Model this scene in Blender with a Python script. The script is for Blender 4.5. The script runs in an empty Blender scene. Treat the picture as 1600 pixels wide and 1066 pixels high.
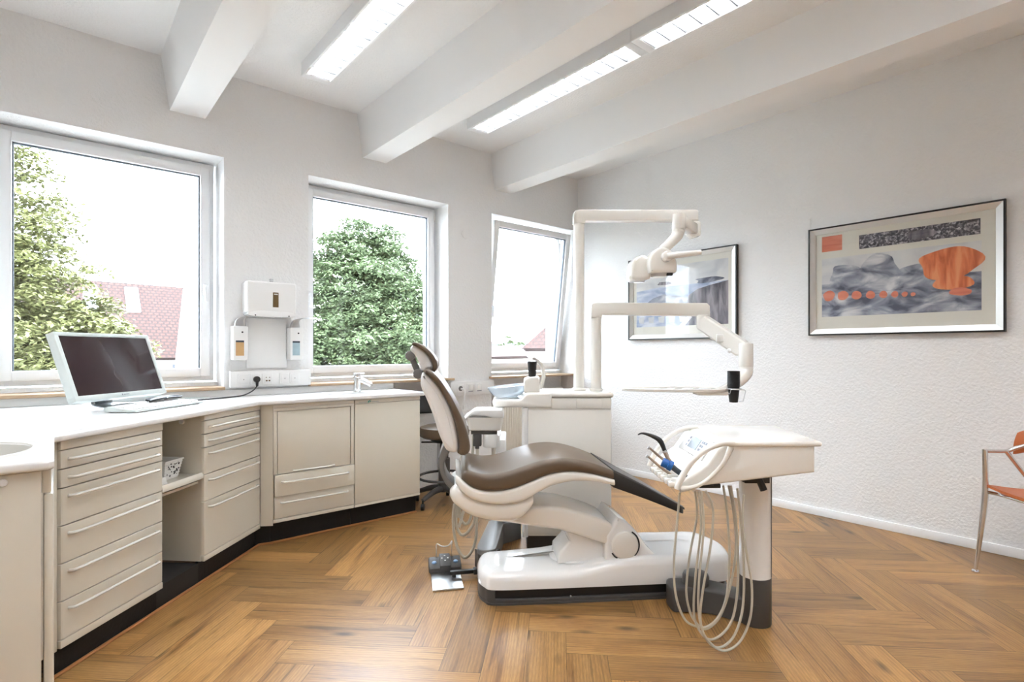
import bpy, bmesh, math, random
from mathutils import Vector, Matrix
from math import sin, cos, pi, radians
random.seed(7)
C = bpy.context.scene.collection
S = bpy.context.scene

# ---------------------------------------------------------------- camera
YAW = math.atan2(1000, 845.6)                    # view direction, measured from +X
cam_d = bpy.data.cameras.new('camera')
cam_d.sensor_width = 36.0
cam_d.lens = 845.6 / 1600 * 36
cam_d.shift_y = 0.010
cam_d.clip_start = 0.05
cam_d.clip_end = 500
cam = bpy.data.objects.new('camera', cam_d)
cam.location = (0, 0, 1.2)
cam.rotation_euler = (pi / 2, 0, YAW - pi / 2)
C.objects.link(cam)
S.camera = cam

# ---------------------------------------------------------------- sky, sun, exposure
w = bpy.data.worlds.new('overcast_sky')
S.world = w
w.use_nodes = True
bg = w.node_tree.nodes['Background']
bg.inputs['Color'].default_value = (0.86, 0.97, 1.09, 1)
bg.inputs['Strength'].default_value = 5.9
sun_d = bpy.data.lights.new('sun', 'SUN')
sun_d.energy = 1.0
sun_d.angle = radians(6)
sun_d.color = (1, 0.95, 0.86)
sun = bpy.data.objects.new('sun', sun_d)
sun.rotation_euler = (radians(48), 0, radians(-25))    # shines away from the window front
C.objects.link(sun)
vs = S.view_settings
vs.view_transform = 'Standard'
vs.look = 'None'
vs.exposure = 1.66
vs.gamma = 1.0
vs.use_curve_mapping = False
S.display_settings.display_device = 'sRGB'
LAMP_EMIT = 33.0

# ---------------------------------------------------------------- mesh helpers
RX, RY = sin(YAW), -cos(YAW)
FX, FY = cos(YAW), sin(YAW)
VROT = YAW - pi / 2


def vw(r, d, z=0.0):
    """a point given as metres to the right and metres ahead of the tripod"""
    return (RX * r + FX * d, RY * r + FY * d, z)


class M:
    def __init__(self):
        self.bm = bmesh.new()

    def merge(self, t, mat=0):
        for f in t.faces:
            f.material_index = mat
        me = bpy.data.meshes.new('tmp')
        t.to_mesh(me)
        t.free()
        self.bm.from_mesh(me)
        bpy.data.meshes.remove(me)
        return self

    def box(self, a, b, bevel=0.0, seg=2, mat=0, rot=None, piv=None):
        t = bmesh.new()
        bmesh.ops.create_cube(t, size=1)
        c = [(a[i] + b[i]) / 2 for i in range(3)]
        s = [abs(b[i] - a[i]) for i in range(3)]
        for v in t.verts:
            v.co = Vector((v.co.x * s[0], v.co.y * s[1], v.co.z * s[2]))
        if bevel > 0:
            bmesh.ops.bevel(t, geom=t.edges[:], offset=min(bevel, min(s) * 0.49), segments=seg, affect='EDGES', profile=0.5)
        for v in t.verts:
            v.co += Vector(c)
        if rot is not None:
            p = Vector(piv if piv is not None else c)
            for v in t.verts:
                v.co = rot @ (v.co - p) + p
        return self.merge(t, mat)

    def prism(self, pts, a, b, plane='xz', bevel=0.0, seg=3, mat=0, which='both'):
        """closed outline extruded from a to b along the third axis"""
        t = bmesh.new()

        def co(p, h):
            if plane == 'xz':
                return (p[0], h, p[1])
            if plane == 'xy':
                return (p[0], p[1], h)
            return (h, p[0], p[1])
        va = [t.verts.new(co(p, a)) for p in pts]
        vb = [t.verts.new(co(p, b)) for p in pts]
        n = len(pts)
        fa = t.faces.new(va)
        fb = t.faces.new(vb[::-1])
        for i in range(n):
            j = (i + 1) % n
            t.faces.new((va[j], va[i], vb[i], vb[j]))
        bmesh.ops.recalc_face_normals(t, faces=t.faces[:])
        if bevel > 0:
            es = set()
            if which in ('both', 'a'):
                es |= set(fa.edges)
            if which in ('both', 'b'):
                es |= set(fb.edges)
            bmesh.ops.bevel(t, geom=list(es), offset=bevel, segments=seg, affect='EDGES', profile=0.5)
        return self.merge(t, mat)

    def rings(self, rings, caps=True, closed=False, mat=0):
        t = bmesh.new()
        vv = [[t.verts.new(p) for p in r] for r in rings]
        n = len(vv[0])
        m = len(vv)
        for i in range(m if closed else m - 1):
            A, B = vv[i], vv[(i + 1) % m]
            for k in range(n):
                l = (k + 1) % n
                try:
                    t.faces.new((A[k], A[l], B[l], B[k]))
                except ValueError:
                    pass
        if caps and not closed:
            t.faces.new(vv[0][::-1])
            t.faces.new(vv[-1])
        bmesh.ops.recalc_face_normals(t, faces=t.faces[:])
        return self.merge(t, mat)

    def tube(self, pts, r, n=10, smooth=True, sub=6, mat=0, flat=1.0):
        P = [Vector(p) for p in pts]
        R = list(r) if hasattr(r, '__len__') else [r] * len(P)
        if smooth and len(P) > 2:
            Q, RR = [], []
            for i in range(len(P) - 1):
                p0 = P[max(i - 1, 0)]
                p1, p2 = P[i], P[i + 1]
                p3 = P[min(i + 2, len(P) - 1)]
                for k in range(sub):
                    t = k / sub
                    Q.append(0.5 * ((2 * p1) + (p2 - p0) * t + (2 * p0 - 5 * p1 + 4 * p2 - p3) * t * t + (3 * p1 - p0 - 3 * p2 + p3) * t ** 3))
                    RR.append(R[i] * (1 - t) + R[i + 1] * t)
            Q.append(P[-1])
            RR.append(R[-1])
            P, R = Q, RR
        rg = []
        up = None
        for i, p in enumerate(P):
            d = (P[min(i + 1, len(P) - 1)] - P[max(i - 1, 0)])
            if d.length < 1e-9:
                d = Vector((0, 0, 1))
            d.normalize()
            if up is None:
                up = Vector((0, 0, 1)) if abs(d.z) < 0.9 else Vector((1, 0, 0))
            s = d.cross(up)
            if s.length < 1e-6:
                s = d.orthogonal()
            s.normalize()
            up = s.cross(d).normalized()
            rg.append([p + (s * cos(2 * pi * k / n) + up * sin(2 * pi * k / n) * flat) * R[i] for k in range(n)])
        return self.rings(rg, mat=mat)

    def cyl(self, p0, p1, r0, r1=None, n=20, mat=0, bevel=0.0):
        r1 = r0 if r1 is None else r1
        p0, p1 = Vector(p0), Vector(p1)
        d = (p1 - p0).normalized()
        s = d.orthogonal().normalized()
        u = d.cross(s)

        def ring(p, r):
            return [p + (s * cos(2 * pi * k / n) + u * sin(2 * pi * k / n)) * r for k in range(n)]
        if bevel > 0:
            q = bevel
            rg = [ring(p0, r0 - q), ring(p0 + d * q * 0.3, r0 - q * 0.3), ring(p0 + d * q, r0),
                  ring(p1 - d * q, r1), ring(p1 - d * q * 0.3, r1 - q * 0.3), ring(p1, r1 - q)]
        else:
            rg = [ring(p0, r0), ring(p1, r1)]
        return self.rings(rg, mat=mat)

    def lathe(self, prof, c=(0, 0, 0), n=28, mat=0, sx=1.0, sy=1.0, caps=True):
        rg = [[(c[0] + r * cos(2 * pi * k / n) * sx, c[1] + r * sin(2 * pi * k / n) * sy, c[2] + z) for k in range(n)] for r, z in prof]
        return self.rings(rg, caps=caps, mat=mat)

    def sphere(self, c, r, sx=1, sy=1, sz=1, u=20, v=12, mat=0):
        t = bmesh.new()
        bmesh.ops.create_uvsphere(t, u_segments=u, v_segments=v, radius=r)
        for q in t.verts:
            q.co = Vector((q.co.x * sx + c[0], q.co.y * sy + c[1], q.co.z * sz + c[2]))
        return self.merge(t, mat)

    def quad(self, a, b, c, d, mat=0):
        t = bmesh.new()
        t.faces.new([t.verts.new(p) for p in (a, b, c, d)])
        return self.merge(t, mat)

    def xf(self, mtx):
        for v in self.bm.verts:
            v.co = mtx @ v.co
        return self

    def build(self, name, mats, parent=None, sharp=38, loc=None, rotz=0.0, flat=False):
        me = bpy.data.meshes.new(name)
        if not flat:
            ca = radians(sharp)
            for e in self.bm.edges:
                e.smooth = not (len(e.link_faces) == 2 and e.calc_face_angle(0) > ca)
            for f in self.bm.faces:
                f.smooth = True
        self.bm.to_mesh(me)
        self.bm.free()
        for m in (mats if isinstance(mats, (list, tuple)) else [mats]):
            me.materials.append(m)
        o = bpy.data.objects.new(name, me)
        C.objects.link(o)
        if parent is not None:
            o.parent = parent
        if loc is not None:
            o.location = loc
        o.rotation_euler.z = rotz
        return o


def tag(o, label=None, cat=None, group=None, kind=None):
    if label:
        o['label'] = label
    if cat:
        o['category'] = cat
    if group:
        o['group'] = group
    if kind:
        o['kind'] = kind
    return o


def thing(name, loc, label, cat, rotz=0.0, group=None, kind=None):
    o = bpy.data.objects.new(name, None)
    o.empty_display_size = 0.1
    C.objects.link(o)
    o.location = loc
    o.rotation_euler.z = rotz
    return tag(o, label, cat, group, kind)


def kids(o):
    return [c for c in bpy.data.objects if c.parent == o]


def copy_tree(o, parent=None):
    ch = kids(o)
    c = o.copy()
    C.objects.link(c)
    c.parent = parent
    for k in ch:
        copy_tree(k, c)
    return c


def interp(tab, x):
    if x <= tab[0][0]:
        return tab[0][1]
    for (a, b), (c, d) in zip(tab, tab[1:]):
        if x <= c:
            return b + (d - b) * (x - a) / (c - a)
    return tab[-1][1]


def sm(pts, k=5, closed=False):
    """Catmull-Rom through 2-D points"""
    n = len(pts)
    out = []
    for i in range(n if closed else n - 1):
        g = (lambda j: pts[j % n]) if closed else (lambda j: pts[min(max(j, 0), n - 1)])
        p0, p1, p2, p3 = g(i - 1), g(i), g(i + 1), g(i + 2)
        for q in range(k):
            t = q / k
            out.append(tuple(0.5 * (2 * p1[a] + (p2[a] - p0[a]) * t + (2 * p0[a] - 5 * p1[a] + 4 * p2[a] - p3[a]) * t * t + (3 * p1[a] - p0[a] - 3 * p2[a] + p3[a]) * t ** 3) for a in range(2)))
    if not closed:
        out.append(tuple(pts[-1]))
    return out


def rrect(w, zb, zt, r, k=4):
    """rounded rectangle ring in (y, z), half width w"""
    r = min(r, w * 0.95, (zt - zb) * 0.49)
    out = []
    for cy, cz, a0 in ((w - r, zt - r, 0), (-w + r, zt - r, 90), (-w + r, zb + r, 180), (w - r, zb + r, 270)):
        for i in range(k + 1):
            a = radians(a0 + 90 * i / k)
            out.append((cy + r * cos(a), cz + r * sin(a)))
    return out


def resample(pts, n):
    d = [0]
    for a, b in zip(pts, pts[1:]):
        d.append(d[-1] + math.hypot(b[0] - a[0], b[1] - a[1]))
    out = []
    for i in range(n):
        t = d[-1] * i / (n - 1)
        k = 0
        while k < len(pts) - 2 and d[k + 1] < t:
            k += 1
        f = (t - d[k]) / ((d[k + 1] - d[k]) or 1)
        out.append((pts[k][0] + (pts[k + 1][0] - pts[k][0]) * f, pts[k][1] + (pts[k + 1][1] - pts[k][1]) * f))
    return out


def band(outer, inner, w, r, n=30, y0=0.0):
    """rounded strip between two profile curves in (x, z), half width w across y"""
    A, B = resample(outer, n), resample(inner, n)
    rg = []
    for i in range(n):
        a, b = A[i], B[i]
        th = math.hypot(a[0] - b[0], a[1] - b[1])
        e = min(1.0, (min(i, n - 1 - i) + .35) / 3.0)
        k = math.sqrt(1 - (1 - e) ** 2)
        ww = w - r * (1 - k)
        pts = rrect(ww, -th / 2 * (.5 + .5 * k), th / 2 * (.5 + .5 * k), min(r, th * .45), 4)
        cx, cz = (a[0] + b[0]) / 2, (a[1] + b[1]) / 2
        ux, uz = ((a[0] - b[0]) / th, (a[1] - b[1]) / th) if th > 1e-6 else (1, 0)
        rg.append([(cx + ux * q, y0 + y, cz + uz * q) for y, q in pts])
    return M().rings(rg)


# ---------------------------------------------------------------- materials
def mat(name, col, rough=0.5, metal=0.0, spec=0.5, coat=0.0, bump=None, var=None, trans=0.0, sheen=0.0):
    m = bpy.data.materials.new(name)
    m.use_nodes = True
    nt = m.node_tree
    b = nt.nodes['Principled BSDF']
    b.inputs['Base Color'].default_value = (*col, 1)
    b.inputs['Roughness'].default_value = rough
    b.inputs['Metallic'].default_value = metal
    b.inputs['Specular IOR Level'].default_value = spec
    b.inputs['Coat Weight'].default_value = coat
    b.inputs['Coat Roughness'].default_value = 0.05
    b.inputs['Transmission Weight'].default_value = trans
    if bump or var:
        tc = nt.nodes.new('ShaderNodeTexCoord')
    if bump:
        sc, st, det = bump
        nz = nt.nodes.new('ShaderNodeTexNoise')
        nz.inputs['Scale'].default_value = sc
        nz.inputs['Detail'].default_value = det
        bp = nt.nodes.new('ShaderNodeBump')
        bp.inputs['Strength'].default_value = st
        bp.inputs['Distance'].default_value = 0.01
        nt.links.new(tc.outputs['Object'], nz.inputs['Vector'])
        nt.links.new(nz.outputs['Fac'], bp.inputs['Height'])
        nt.links.new(bp.outputs['Normal'], b.inputs['Normal'])
    if var:
        sc, lo, hi = var
        n2 = nt.nodes.new('ShaderNodeTexNoise')
        n2.inputs['Scale'].default_value = sc
        n2.inputs['Detail'].default_value = 4
        mr = nt.nodes.new('ShaderNodeMapRange')
        mr.inputs['To Min'].default_value = lo
        mr.inputs['To Max'].default_value = hi
        mx = nt.nodes.new('ShaderNodeMix')
        mx.data_type = 'RGBA'
        mx.blend_type = 'MULTIPLY'
        mx.inputs[0].default_value = 1
        mx.inputs[6].default_value = (*col, 1)
        nt.links.new(tc.outputs['Object'], n2.inputs['Vector'])
        nt.links.new(n2.outputs['Fac'], mr.inputs['Value'])
        nt.links.new(mr.outputs['Result'], mx.inputs[7])
        nt.links.new(mx.outputs[2], b.inputs['Base Color'])
    return m


def glow(name, col, st):
    m = mat(name, col, 0.5)
    b = m.node_tree.nodes['Principled BSDF']
    b.inputs['Emission Color'].default_value = (*col, 1)
    b.inputs['Emission Strength'].default_value = st
    return m


def thin_glass(name, tint=(1, 1, 1), refl=0.04, rough=0.0, top=0.55):
    m = bpy.data.materials.new(name)
    m.use_nodes = True
    nt = m.node_tree
    nt.nodes.clear()
    out = nt.nodes.new('ShaderNodeOutputMaterial')
    tr = nt.nodes.new('ShaderNodeBsdfTransparent')
    tr.inputs['Color'].default_value = (*tint, 1)
    gl = nt.nodes.new('ShaderNodeBsdfGlossy')
    gl.inputs['Roughness'].default_value = rough
    lw = nt.nodes.new('ShaderNodeLayerWeight')
    lw.inputs['Blend'].default_value = 0.12
    mr = nt.nodes.new('ShaderNodeMapRange')
    mr.inputs['To Min'].default_value = refl
    mr.inputs['To Max'].default_value = top
    mx = nt.nodes.new('ShaderNodeMixShader')
    nt.links.new(lw.outputs['Fresnel'], mr.inputs['Value'])
    nt.links.new(mr.outputs['Result'], mx.inputs['Fac'])
    nt.links.new(tr.outputs['BSDF'], mx.inputs[1])
    nt.links.new(gl.outputs['BSDF'], mx.inputs[2])
    nt.links.new(mx.outputs['Shader'], out.inputs['Surface'])
    return m


WALL = mat('wall_plaster', (0.875, 0.872, 0.865), 0.9, bump=(62, 0.5, 3))
CEIL = mat('ceiling_plaster', (0.885, 0.885, 0.88), 0.9, bump=(70, 0.45, 3))
BEAM = mat('beam_paint', (0.885, 0.885, 0.88), 0.8, bump=(20, 0.05, 2))
BASEB = mat('baseboard_paint', (0.90, 0.905, 0.91), 0.4)
UPVC = mat('window_plastic', (0.90, 0.905, 0.91), 0.3, var=(3, 0.97, 1))
GASKET = mat('grey_gasket', (0.12, 0.15, 0.19), 0.5)
GLASS = thin_glass('window_glass')
SILLW = mat('oak_sill', (0.50, 0.35, 0.22), 0.45, var=(9, 0.8, 1.1))
CAB = mat('cream_lacquer', (0.71, 0.66, 0.56), 0.28, coat=0.15, var=(2, 0.97, 1.02))
CABIN = mat('cream_carcass', (0.58, 0.51, 0.39), 0.45, var=(2, 0.95, 1.02))
HANDLE = mat('pale_handle', (0.72, 0.70, 0.64), 0.25, metal=0.15)
TOP = mat('white_worktop', (0.86, 0.855, 0.84), 0.22, coat=0.3, var=(4, 0.98, 1))
PLINTH = mat('black_plinth', (0.010, 0.010, 0.010), 0.5, spec=0.25, bump=(60, 0.15, 3), var=(6, 0.6, 1.6))
NICHEK = mat('black_board', (0.012, 0.011, 0.011), 0.6, var=(6, 0.8, 1.3))
SHOE = mat('shoe_moulding', (0.36, 0.15, 0.05), 0.4, var=(12, 0.8, 1.2))
CREAM = mat('dental_ivory', (0.88, 0.85, 0.79), 0.22, coat=0.5, var=(3, 0.98, 1.01))
WHITE = mat('gloss_white', (0.90, 0.895, 0.88), 0.12, coat=0.6, var=(3, 0.98, 1))
MWHITE = mat('matt_white', (0.88, 0.875, 0.86), 0.4, var=(3, 0.97, 1))
LEATH = mat('taupe_upholstery', (0.118, 0.080, 0.050), 0.36, spec=0.5, bump=(220, 0.05, 2), var=(5, 0.9, 1.08))
DGREY = mat('dark_grey_plastic', (0.062, 0.058, 0.055), 0.42, var=(5, 0.9, 1.1))
MGREY = mat('mid_grey_plastic', (0.19, 0.185, 0.18), 0.36, var=(5, 0.92, 1.06))
BLACK = mat('black_plastic', (0.012, 0.012, 0.012), 0.38, var=(6, 0.8, 1.2))
RUBB = mat('black_pad', (0.022, 0.021, 0.021), 0.5, bump=(200, 0.08, 2), var=(5, 0.9, 1.1))
LEGTOP = mat('grey_pad_top', (0.06, 0.056, 0.056), 0.42, bump=(200, 0.05, 2), var=(5, 0.9, 1.1))
STEEL = mat('brushed_steel', (0.62, 0.63, 0.64), 0.28, metal=1.0, var=(9, 0.92, 1.05))
CHROME = mat('chrome', (0.78, 0.78, 0.78), 0.1, metal=1.0, var=(6, 0.97, 1.02))
HOSE = mat('grey_hose', (0.50, 0.46, 0.38), 0.42, var=(8, 0.95, 1.04))
TANM = mat('bronze_metal', (0.42, 0.33, 0.25), 0.3, metal=0.7, var=(9, 0.95, 1.05))
BLUE = mat('blue_plastic', (0.01, 0.10, 0.36), 0.25, var=(9, 0.9, 1.1))
LBLUE = mat('pale_blue_button', (0.20, 0.33, 0.50), 0.35, var=(9, 0.95, 1.05))
NAVY = mat('slate_handpiece', (0.04, 0.055, 0.07), 0.4, var=(9, 0.9, 1.1))
LCD = mat('lcd_display', (0.13, 0.17, 0.20), 0.2, var=(30, 0.95, 1.03))
PRINT = mat('grey_print', (0.20, 0.22, 0.27), 0.5, var=(40, 0.9, 1.05))
ORANGE = mat('orange_leather', (0.48, 0.115, 0.025), 0.4, bump=(180, 0.06, 2), var=(6, 0.88, 1.08))
BOWLG = mat('bowl_glass', (0.80, 0.87, 0.93), 0.12, trans=0.55, coat=0.5, var=(6, 0.97, 1.02))
SCREEN = mat('dark_screen', (0.034, 0.019, 0.022), 0.07, spec=0.6, var=(2, 0.9, 1.1))
MONW = mat('monitor_white', (0.74, 0.80, 0.78), 0.35, var=(4, 0.97, 1.01))
PAPER = mat('paper_white', (0.82, 0.81, 0.78), 0.8, var=(20, 0.95, 1))
RADI = mat('radiator_beige', (0.82, 0.77, 0.68), 0.4, var=(4, 0.98, 1.01))
KRAFT = mat('amber_liquid', (0.62, 0.38, 0.17), 0.3, var=(20, 0.8, 1.1))
AQUA = mat('aqua_liquid', (0.42, 0.56, 0.62), 0.3, var=(25, 0.75, 1.2))
SLOT = mat('brown_slot', (0.14, 0.085, 0.03), 0.5, var=(9, 0.9, 1.1))
GREENM = mat('green_mark', (0.05, 0.27, 0.22), 0.5, var=(20, 0.9, 1.1))
FRAMEB = mat('black_frame', (0.012, 0.011, 0.010), 0.35, var=(9, 0.8, 1.2))
FRAMES = mat('silver_frame', (0.70, 0.68, 0.65), 0.33, metal=0.75, var=(14, 0.92, 1.03))
MATC = mat('cream_mount', (0.72, 0.70, 0.62), 0.7, var=(6, 0.98, 1.01))
PGLASS = thin_glass('picture_glass', (1, 1, 1), 0.02, top=0.35)
LENS = mat('lamp_lens', (0.62, 0.60, 0.57), 0.12, coat=0.6, var=(9, 0.9, 1.05))
SKYGL = mat('skylight_pane', (0.55, 0.62, 0.70), 0.05, metal=0.6, var=(4, 0.95, 1))
TUBE = glow('fluorescent_tube', (0.945, 0.985, 1.03), LAMP_EMIT)
LOUV = mat('louvre_aluminium', (0.27, 0.275, 0.28), 0.4, metal=0.4, var=(8, 0.97, 1))
LAMPW = mat('lamp_housing', (0.80, 0.80, 0.80), 0.4, var=(4, 0.98, 1))
LEAF_A = mat('lime_leaves', (0.135, 0.142, 0.050), 0.6, var=(2.2, 0.45, 1.5))
LEAF_B = mat('maple_leaves', (0.085, 0.118, 0.052), 0.6, var=(2.2, 0.4, 1.6))
LEAF_C = mat('bush_leaves', (0.11, 0.15, 0.065), 0.6, var=(1.5, 0.5, 1.4))
BARK = mat('bark', (0.09, 0.07, 0.055), 0.9, bump=(12, 0.6, 4), var=(5, 0.7, 1.2))
RENDER_W = mat('house_render', (0.80, 0.77, 0.70), 0.9, var=(2, 0.96, 1.02))
HWIN = mat('house_window', (0.30, 0.33, 0.36), 0.2, var=(4, 0.9, 1.1))
SHUT = mat('green_shutter', (0.25, 0.48, 0.42), 0.6, var=(9, 0.9, 1.1))
GUTTER = mat('zinc_gutter', (0.30, 0.30, 0.31), 0.5, var=(6, 0.9, 1.1))
GROUND = mat('pale_paving', (0.25, 0.25, 0.23), 0.95, var=(0.6, 0.8, 1.1))
HILL = mat('hazy_hill', (0.024, 0.027, 0.033), 1.0, var=(0.05, 0.85, 1.1))


def tile_mat():
    m = mat('red_roof_tiles', (0.5, 0.2, 0.15), 0.8)
    nt = m.node_tree
    b = nt.nodes['Principled BSDF']
    tc = nt.nodes.new('ShaderNodeTexCoord')
    br = nt.nodes.new('ShaderNodeTexBrick')
    br.offset = 0.5
    br.inputs['Color1'].default_value = (0.050, 0.0185, 0.0125, 1)
    br.inputs['Color2'].default_value = (0.040, 0.0145, 0.010, 1)
    br.inputs['Mortar'].default_value = (0.015, 0.005, 0.0035, 1)
    br.inputs['Scale'].default_value = 1.0
    br.inputs['Mortar Size'].default_value = 0.028
    br.inputs['Brick Width'].default_value = 0.19
    br.inputs['Row Height'].default_value = 0.17
    nt.links.new(tc.outputs['UV'], br.inputs['Vector'])
    nt.links.new(br.outputs['Color'], b.inputs['Base Color'])
    return m


TILES = tile_mat()


def floor_mat():
    m = mat('oak_herringbone', (0.4, 0.2, 0.08), 0.34)
    nt = m.node_tree
    N, L = nt.nodes.new, nt.links.new
    b = nt.nodes['Principled BSDF']
    uv = N('ShaderNodeUVMap')
    uv.uv_map = 'plank'
    at = N('ShaderNodeAttribute')
    at.attribute_name = 'rnd'
    sep = N('ShaderNodeSeparateXYZ')
    L(uv.outputs['UV'], sep.inputs['Vector'])
    srgb = N('ShaderNodeSeparateColor')
    L(at.outputs['Color'], srgb.inputs['Color'])

    def math_(op, a, bb):
        n = N('ShaderNodeMath')
        n.operation = op
        for i, q in enumerate((a, bb)):
            if q is None:
                continue
            if isinstance(q, (int, float)):
                n.inputs[i].default_value = q
            else:
                L(q, n.inputs[i])
        return n.outputs[0]
    offx = math_('MULTIPLY', srgb.outputs['Red'], 37.0)
    offy = math_('MULTIPLY', srgb.outputs['Green'], 53.0)

    def coord(sx, sy):
        cx = math_('ADD', math_('MULTIPLY', sep.outputs['X'], sx), offx)
        cy = math_('ADD', math_('MULTIPLY', sep.outputs['Y'], sy), offy)
        cb = N('ShaderNodeCombineXYZ')
        L(cx, cb.inputs[0])
        L(cy, cb.inputs[1])
        return cb.outputs[0]
    g = N('ShaderNodeTexNoise')          # broad figure
    g.inputs['Scale'].default_value = 1.0
    g.inputs['Detail'].default_value = 5
    g.inputs['Distortion'].default_value = 0.9
    L(coord(1.7, 13), g.inputs['Vector'])
    f = N('ShaderNodeTexNoise')          # fine pores
    f.inputs['Scale'].default_value = 1.0
    f.inputs['Detail'].default_value = 3
    L(coord(26, 330), f.inputs['Vector'])
    kn = N('ShaderNodeTexVoronoi')       # knots
    kn.inputs['Scale'].default_value = 1.0
    L(coord(1.9, 5.5), kn.inputs['Vector'])
    knr = N('ShaderNodeMapRange')
    knr.inputs['From Min'].default_value = 0.03
    knr.inputs['From Max'].default_value = 0.13
    knr.inputs['To Min'].default_value = 0.30
    knr.inputs['To Max'].default_value = 1.0
    L(kn.outputs['Distance'], knr.inputs['Value'])
    ramp = N('ShaderNodeValToRGB')
    e = ramp.color_ramp.elements
    e[0].position, e[0].color = 0.22, (0.165, 0.072, 0.022, 1)
    e[1].position, e[1].color = 0.82, (0.450, 0.255, 0.092, 1)
    q = e.new(0.40)
    q.color = (0.315, 0.156, 0.048, 1)
    q = e.new(0.55)
    q.color = (0.390, 0.206, 0.067, 1)
    L(g.outputs['Fac'], ramp.inputs['Fac'])
    tone = N('ShaderNodeMapRange')
    tone.inputs['To Min'].default_value = 0.72
    tone.inputs['To Max'].default_value = 1.20
    L(srgb.outputs['Blue'], tone.inputs['Value'])
    fine = N('ShaderNodeMapRange')
    fine.inputs['From Min'].default_value = 0.3
    fine.inputs['From Max'].default_value = 0.7
    fine.inputs['To Min'].default_value = 0.80
    fine.inputs['To Max'].default_value = 1.08
    L(f.outputs['Fac'], fine.inputs['Value'])
    k = math_('MULTIPLY', math_('MULTIPLY', tone.outputs[0], fine.outputs[0]), knr.outputs[0])
    ve = N('ShaderNodeTexNoise')         # dark veins along the grain
    ve.inputs['Scale'].default_value = 1.0
    ve.inputs['Detail'].default_value = 4
    ve.inputs['Distortion'].default_value = 0.5
    L(coord(2.3, 52), ve.inputs['Vector'])
    ver = N('ShaderNodeMapRange')
    ver.inputs['From Min'].default_value = 0.56
    ver.inputs['From Max'].default_value = 0.70
    ver.inputs['To Min'].default_value = 1.0
    ver.inputs['To Max'].default_value = 0.52
    L(ve.outputs['Fac'], ver.inputs['Value'])
    k = math_('MULTIPLY', k, ver.outputs[0])
    wv = N('ShaderNodeTexWave')          # growth rings
    wv.bands_direction = 'Y'
    wv.inputs['Scale'].default_value = 1.0
    wv.inputs['Distortion'].default_value = 9.0
    wv.inputs['Detail'].default_value = 2
    wv.inputs['Detail Scale'].default_value = 0.5
    L(coord(1.3, 24), wv.inputs['Vector'])
    wvr = N('ShaderNodeMapRange')
    wvr.inputs['To Min'].default_value = 0.86
    wvr.inputs['To Max'].default_value = 1.06
    L(wv.outputs['Fac'], wvr.inputs['Value'])
    k = math_('MULTIPLY', k, wvr.outputs[0])
    # joints between the planks
    ex = math_('MINIMUM', sep.outputs['X'], math_('SUBTRACT', 0.64, sep.outputs['X']))
    ey = math_('MINIMUM', sep.outputs['Y'], math_('SUBTRACT', 0.16, sep.outputs['Y']))
    edge = math_('MINIMUM', ex, ey)
    jr = N('ShaderNodeMapRange')
    jr.inputs['From Min'].default_value = 0.0006
    jr.inputs['From Max'].default_value = 0.0016
    jr.inputs['To Min'].default_value = 0.38
    jr.inputs['To Max'].default_value = 1.0
    L(edge, jr.inputs['Value'])
    k = math_('MULTIPLY', k, jr.outputs[0])
    mx = N('ShaderNodeMix')
    mx.data_type = 'RGBA'
    mx.blend_type = 'MULTIPLY'
    mx.inputs[0].default_value = 1
    L(ramp.outputs['Color'], mx.inputs[6])
    L(k, mx.inputs[7])
    L(mx.outputs[2], b.inputs['Base Color'])
    bp = N('ShaderNodeBump')
    bp.inputs['Strength'].default_value = 0.12
    bp.inputs['Distance'].default_value = 0.002
    L(math_('MULTIPLY', f.outputs['Fac'], jr.outputs[0]), bp.inputs['Height'])
    L(bp.outputs['Normal'], b.inputs['Normal'])
    rr = N('ShaderNodeMapRange')
    rr.inputs['To Min'].default_value = 0.27
    rr.inputs['To Max'].default_value = 0.42
    L(g.outputs['Fac'], rr.inputs['Value'])
    L(rr.outputs[0], b.inputs['Roughness'])
    return m


FLOOR = floor_mat()

# ================================================================= THE ROOM
X0, XW = -2.75, 4.27          # left and right wall
Y0, YB = -3.0, 3.96           # wall behind the tripod, window wall
H = 3.03
YP = 4.14                     # outer leaf of the window wall (window frames stand here)


def structure(o, label, cat='wall'):
    return tag(o, label, cat, kind='structure')


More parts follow.
